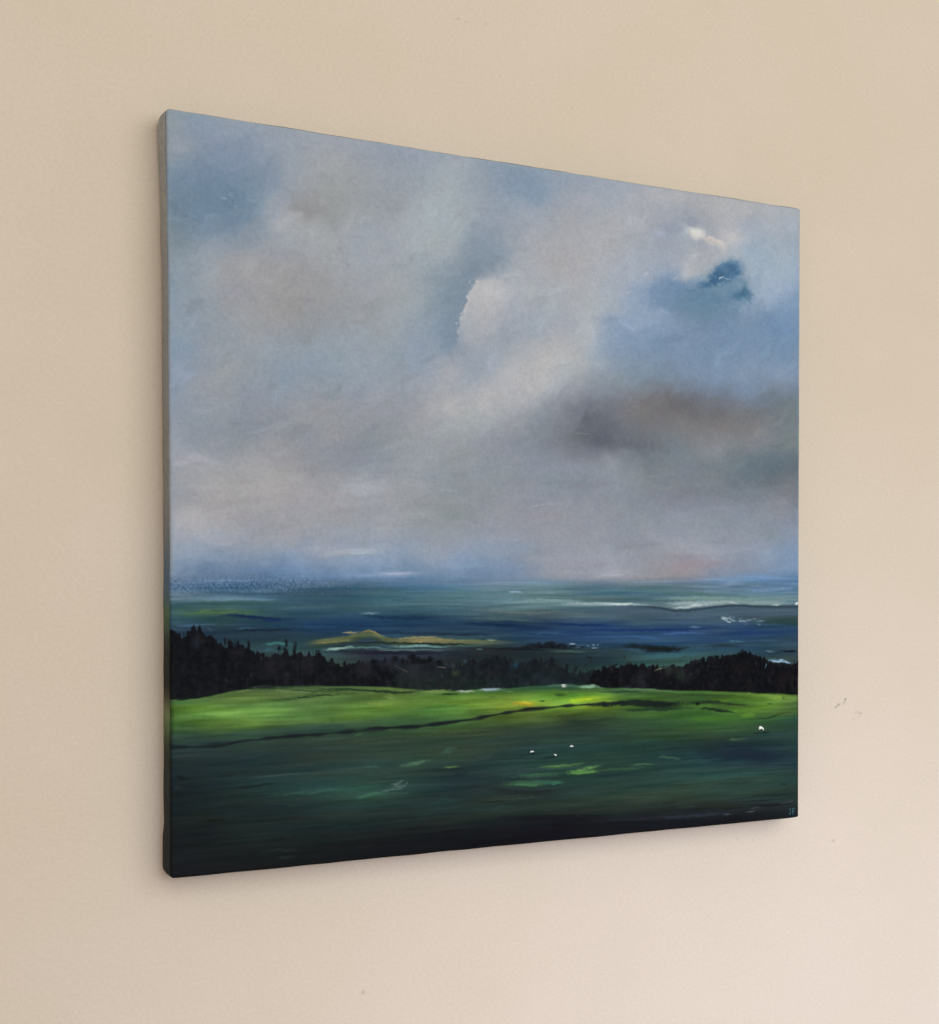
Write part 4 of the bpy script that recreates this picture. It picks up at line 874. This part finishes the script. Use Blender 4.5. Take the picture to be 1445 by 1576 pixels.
# folded canvas at the corners of the left and right edges
def fold(which, at_top):
    vs_, cs_ = SIDES[which]
    n = vs_.shape[0]
    nx = -1 if which == 'left' else 1
    m = 40; k = vs_.shape[1]
    span = 0.135 if at_top else 0.066
    s = np.linspace(0.002, span, m) if at_top else np.linspace(1 - span, 0.998, m)
    ii = np.clip(np.round(s * (n - 1)).astype(int), 0, n - 1)
    p = s / span if at_top else (1 - s) / span                     # 0 at the corner
    th = 0.0012 * (1 - smooth(0.1, 1.0, p)) + 0.0001 if at_top else 0.0008 * (1 - smooth(0.72, 1.0, p)) + 0.0001
    fr = 0.0007 if at_top else 0.0002
    vv, cc = [], []
    for a in range(m):
        row = vs_[ii[a]]
        z = np.interp(s[a] * (n - 1), np.arange(n), vs_[:, 0, 2])
        # the corner is pulled round, so its back lies a little inside
        tuck = 0.0017 * np.exp(-(p[a] * span * H) / 0.003)
        for j in range(k):
            q = j / (k - 1)
            out = th[a] * (0.02 + 0.98 * math.sin(min(1, q * 1.2) * math.pi / 2)) * (1 - 0.5 * tuck / 0.0017 * q)
            y = row[j, 1] + 0.0002
            zz = z + (-1 if at_top else 1) * tuck * q
            vv.append((row[j, 0] + nx * out, y, zz)); cc.append(cs_[ii[a], j] * (0.97 + 0.06 * rng.rand()))
    fs = []
    for a in range(m - 1):
        for j in range(k - 1):
            b = a * k + j
            q = (b, b + 1, b + k + 1, b + k)
            fs.append(q if which == 'right' else q[::-1])
    return mesh_obj('corner_fold', vv, fs, PAINT, root, True, np.clip(srgb2lin(np.clip(cc, 4, 250)) * PAINT_GAIN, 0, 1))
for w in ('left', 'right'):
    for tp in (True, False):
        fold(w, tp)

# stretcher bars behind the cloth, mitred
bw, y0, y1, ins = 0.04, -0.0195, -0.0003, 0.0022
for k in range(4):
    a, b2_ = HALF - ins, HALF - ins - bw
    quad = [(-a, a), (a, a), (b2_, b2_), (-b2_, b2_)]
    c_, s_ = [(1, 0), (0, 1), (-1, 0), (0, -1)][k]
    pts = [(x * c_ - z * s_, x * s_ + z * c_) for x, z in quad]
    vv = [(x, y0, z + HALF) for x, z in pts] + [(x, y1, z + HALF) for x, z in pts]
    mesh_obj('stretcher_bar', vv, [(0, 1, 2, 3), (7, 6, 5, 4), (0, 4, 5, 1), (1, 5, 6, 2), (2, 6, 7, 3), (3, 7, 4, 0)], WOOD, root)

# thick dabs of white: the grazing sheep
def canvas_pos(x, y, lift=0.0):
    u, v = to_uv(x, y)
    i = min(N - 1, max(0, int(round(v * (N - 1))))); j = min(N - 1, max(0, int(round(u * (N - 1)))))
    return Vector((PX[i, j], PY[i, j] - lift, PZ[i, j]))

def dab(pts, thick, color):
    """low lump of impasto with an uneven outline, pts in the measuring frame"""
    P = [canvas_pos(*p) for p in pts]
    c = sum(P, Vector()) / len(P)
    vv, fs, n = [], [], len(P)
    for ring, (s, h) in enumerate(((1.0, -0.00005), (0.86, 0.6), (0.5, 0.95))):
        for p in P:
            q = c + (p - c) * s
            vv.append((q.x, c.y - (h * thick if ring else h) * (1 + 0.12 * rng.uniform(-1, 1) if ring else 1), q.z))
    vv.append((c.x, c.y - thick, c.z))
    for r_ in range(2):
        for i in range(n):
            fs.append((r_ * n + i, r_ * n + (i + 1) % n, (r_ + 1) * n + (i + 1) % n, (r_ + 1) * n + i))
    for i in range(n):
        fs.append((2 * n + i, 2 * n + (i + 1) % n, 3 * n))
    fs = [q[::-1] for q in fs]
    col = np.tile(np.array(color, float), (len(vv), 1)) * rng.uniform(.93, 1.05, (len(vv), 1))
    col[:n] *= 0.86
    o = mesh_obj('painted_sheep', vv, fs, PAINT, face, True, np.clip(srgb2lin(np.clip(col, 0, 250)) * PAINT_GAIN, 0, 1))
    return o

def blob(cx, cy, spec):
    return [(cx + x * .86, cy + y * .86) for x, y in spec]
dab(blob(1172.5, 1121, [(-5, 2.2), (-4.6, -1.5), (-2.6, -3.8), (.5, -3.4), (3, -1.6), (4.8, 1), (5, 3), (2.5, 3.2), (1, 1.6), (-1, .6), (-3, 1.4)]), .0008, (222, 222, 214))
dab(blob(819.5, 1157, [(-4.2, 1.2), (-3, -1), (-.5, -1.9), (2.2, -1.5), (4, .3), (3.4, 1.2), (1, .3), (-1.6, .5), (-3, 1.8)]), .0006, (212, 214, 205))
dab(blob(855.3, 1162, [(-2.6, -1.2), (-.6, -1), (1.4, -.6), (2.6, .2), (2.4, 1.4), (.6, 1.6), (-1.2, .8), (-2.4, 0)]), .0006, (214, 216, 208))
dab(blob(880, 1148.5, [(-3.6, .6), (-2.2, -1.2), (.2, -1.8), (2.4, -1), (3.6, .4), (2.6, 1), (1.2, .8), (.4, 2), (-1, 1), (-2.4, 1.2)]), .0006, (212, 214, 206))

# initials in the lower right corner, thin teal brush marks
def letter(lines, w, color):
    vv, fs = [], []
    for ln in lines:
        P = [canvas_pos(x, y) for x, y in ln]
        start = len(vv)
        for i, p in enumerate(P):
            d_ = (P[min(i + 1, len(P) - 1)] - P[max(i - 1, 0)]); d_.y = 0; d_.normalize()
            nn = Vector((-d_.z, 0, d_.x))
            for s_, h in ((-1, -.00002), (-.5, .00022), (.5, .00022), (1, -.00002)):
                vv.append((p.x + nn.x * w * s_, p.y - h, p.z + nn.z * w * s_))
        for i in range(len(P) - 1):
            for j in range(3):
                a = start + i * 4 + j
                fs.append((a, a + 1, a + 5, a + 4))
    col = np.tile(np.array(color, float), (len(vv), 1)) * rng.uniform(.85, 1.08, (len(vv), 1))
    o = mesh_obj('initial', vv, fs, PAINT, face, False, np.clip(srgb2lin(col) * PAINT_GAIN, 0, 1))
    return o
teal = (66, 104, 112)
letter([[(1216.0, 1244.0), (1216.1, 1247), (1216.2, 1250), (1216.0, 1252.2), (1215.2, 1253.2), (1213.8, 1252.8)]], .00032, teal)
letter([[(1219.6, 1244.8), (1219.7, 1248), (1219.8, 1251), (1219.9, 1253.6)], [(1219.8, 1245.4), (1220.8, 1244.6), (1222.6, 1244.4)], [(1219.8, 1249.2), (1221.0, 1249), (1222.8, 1248.6)]], .00032, teal)
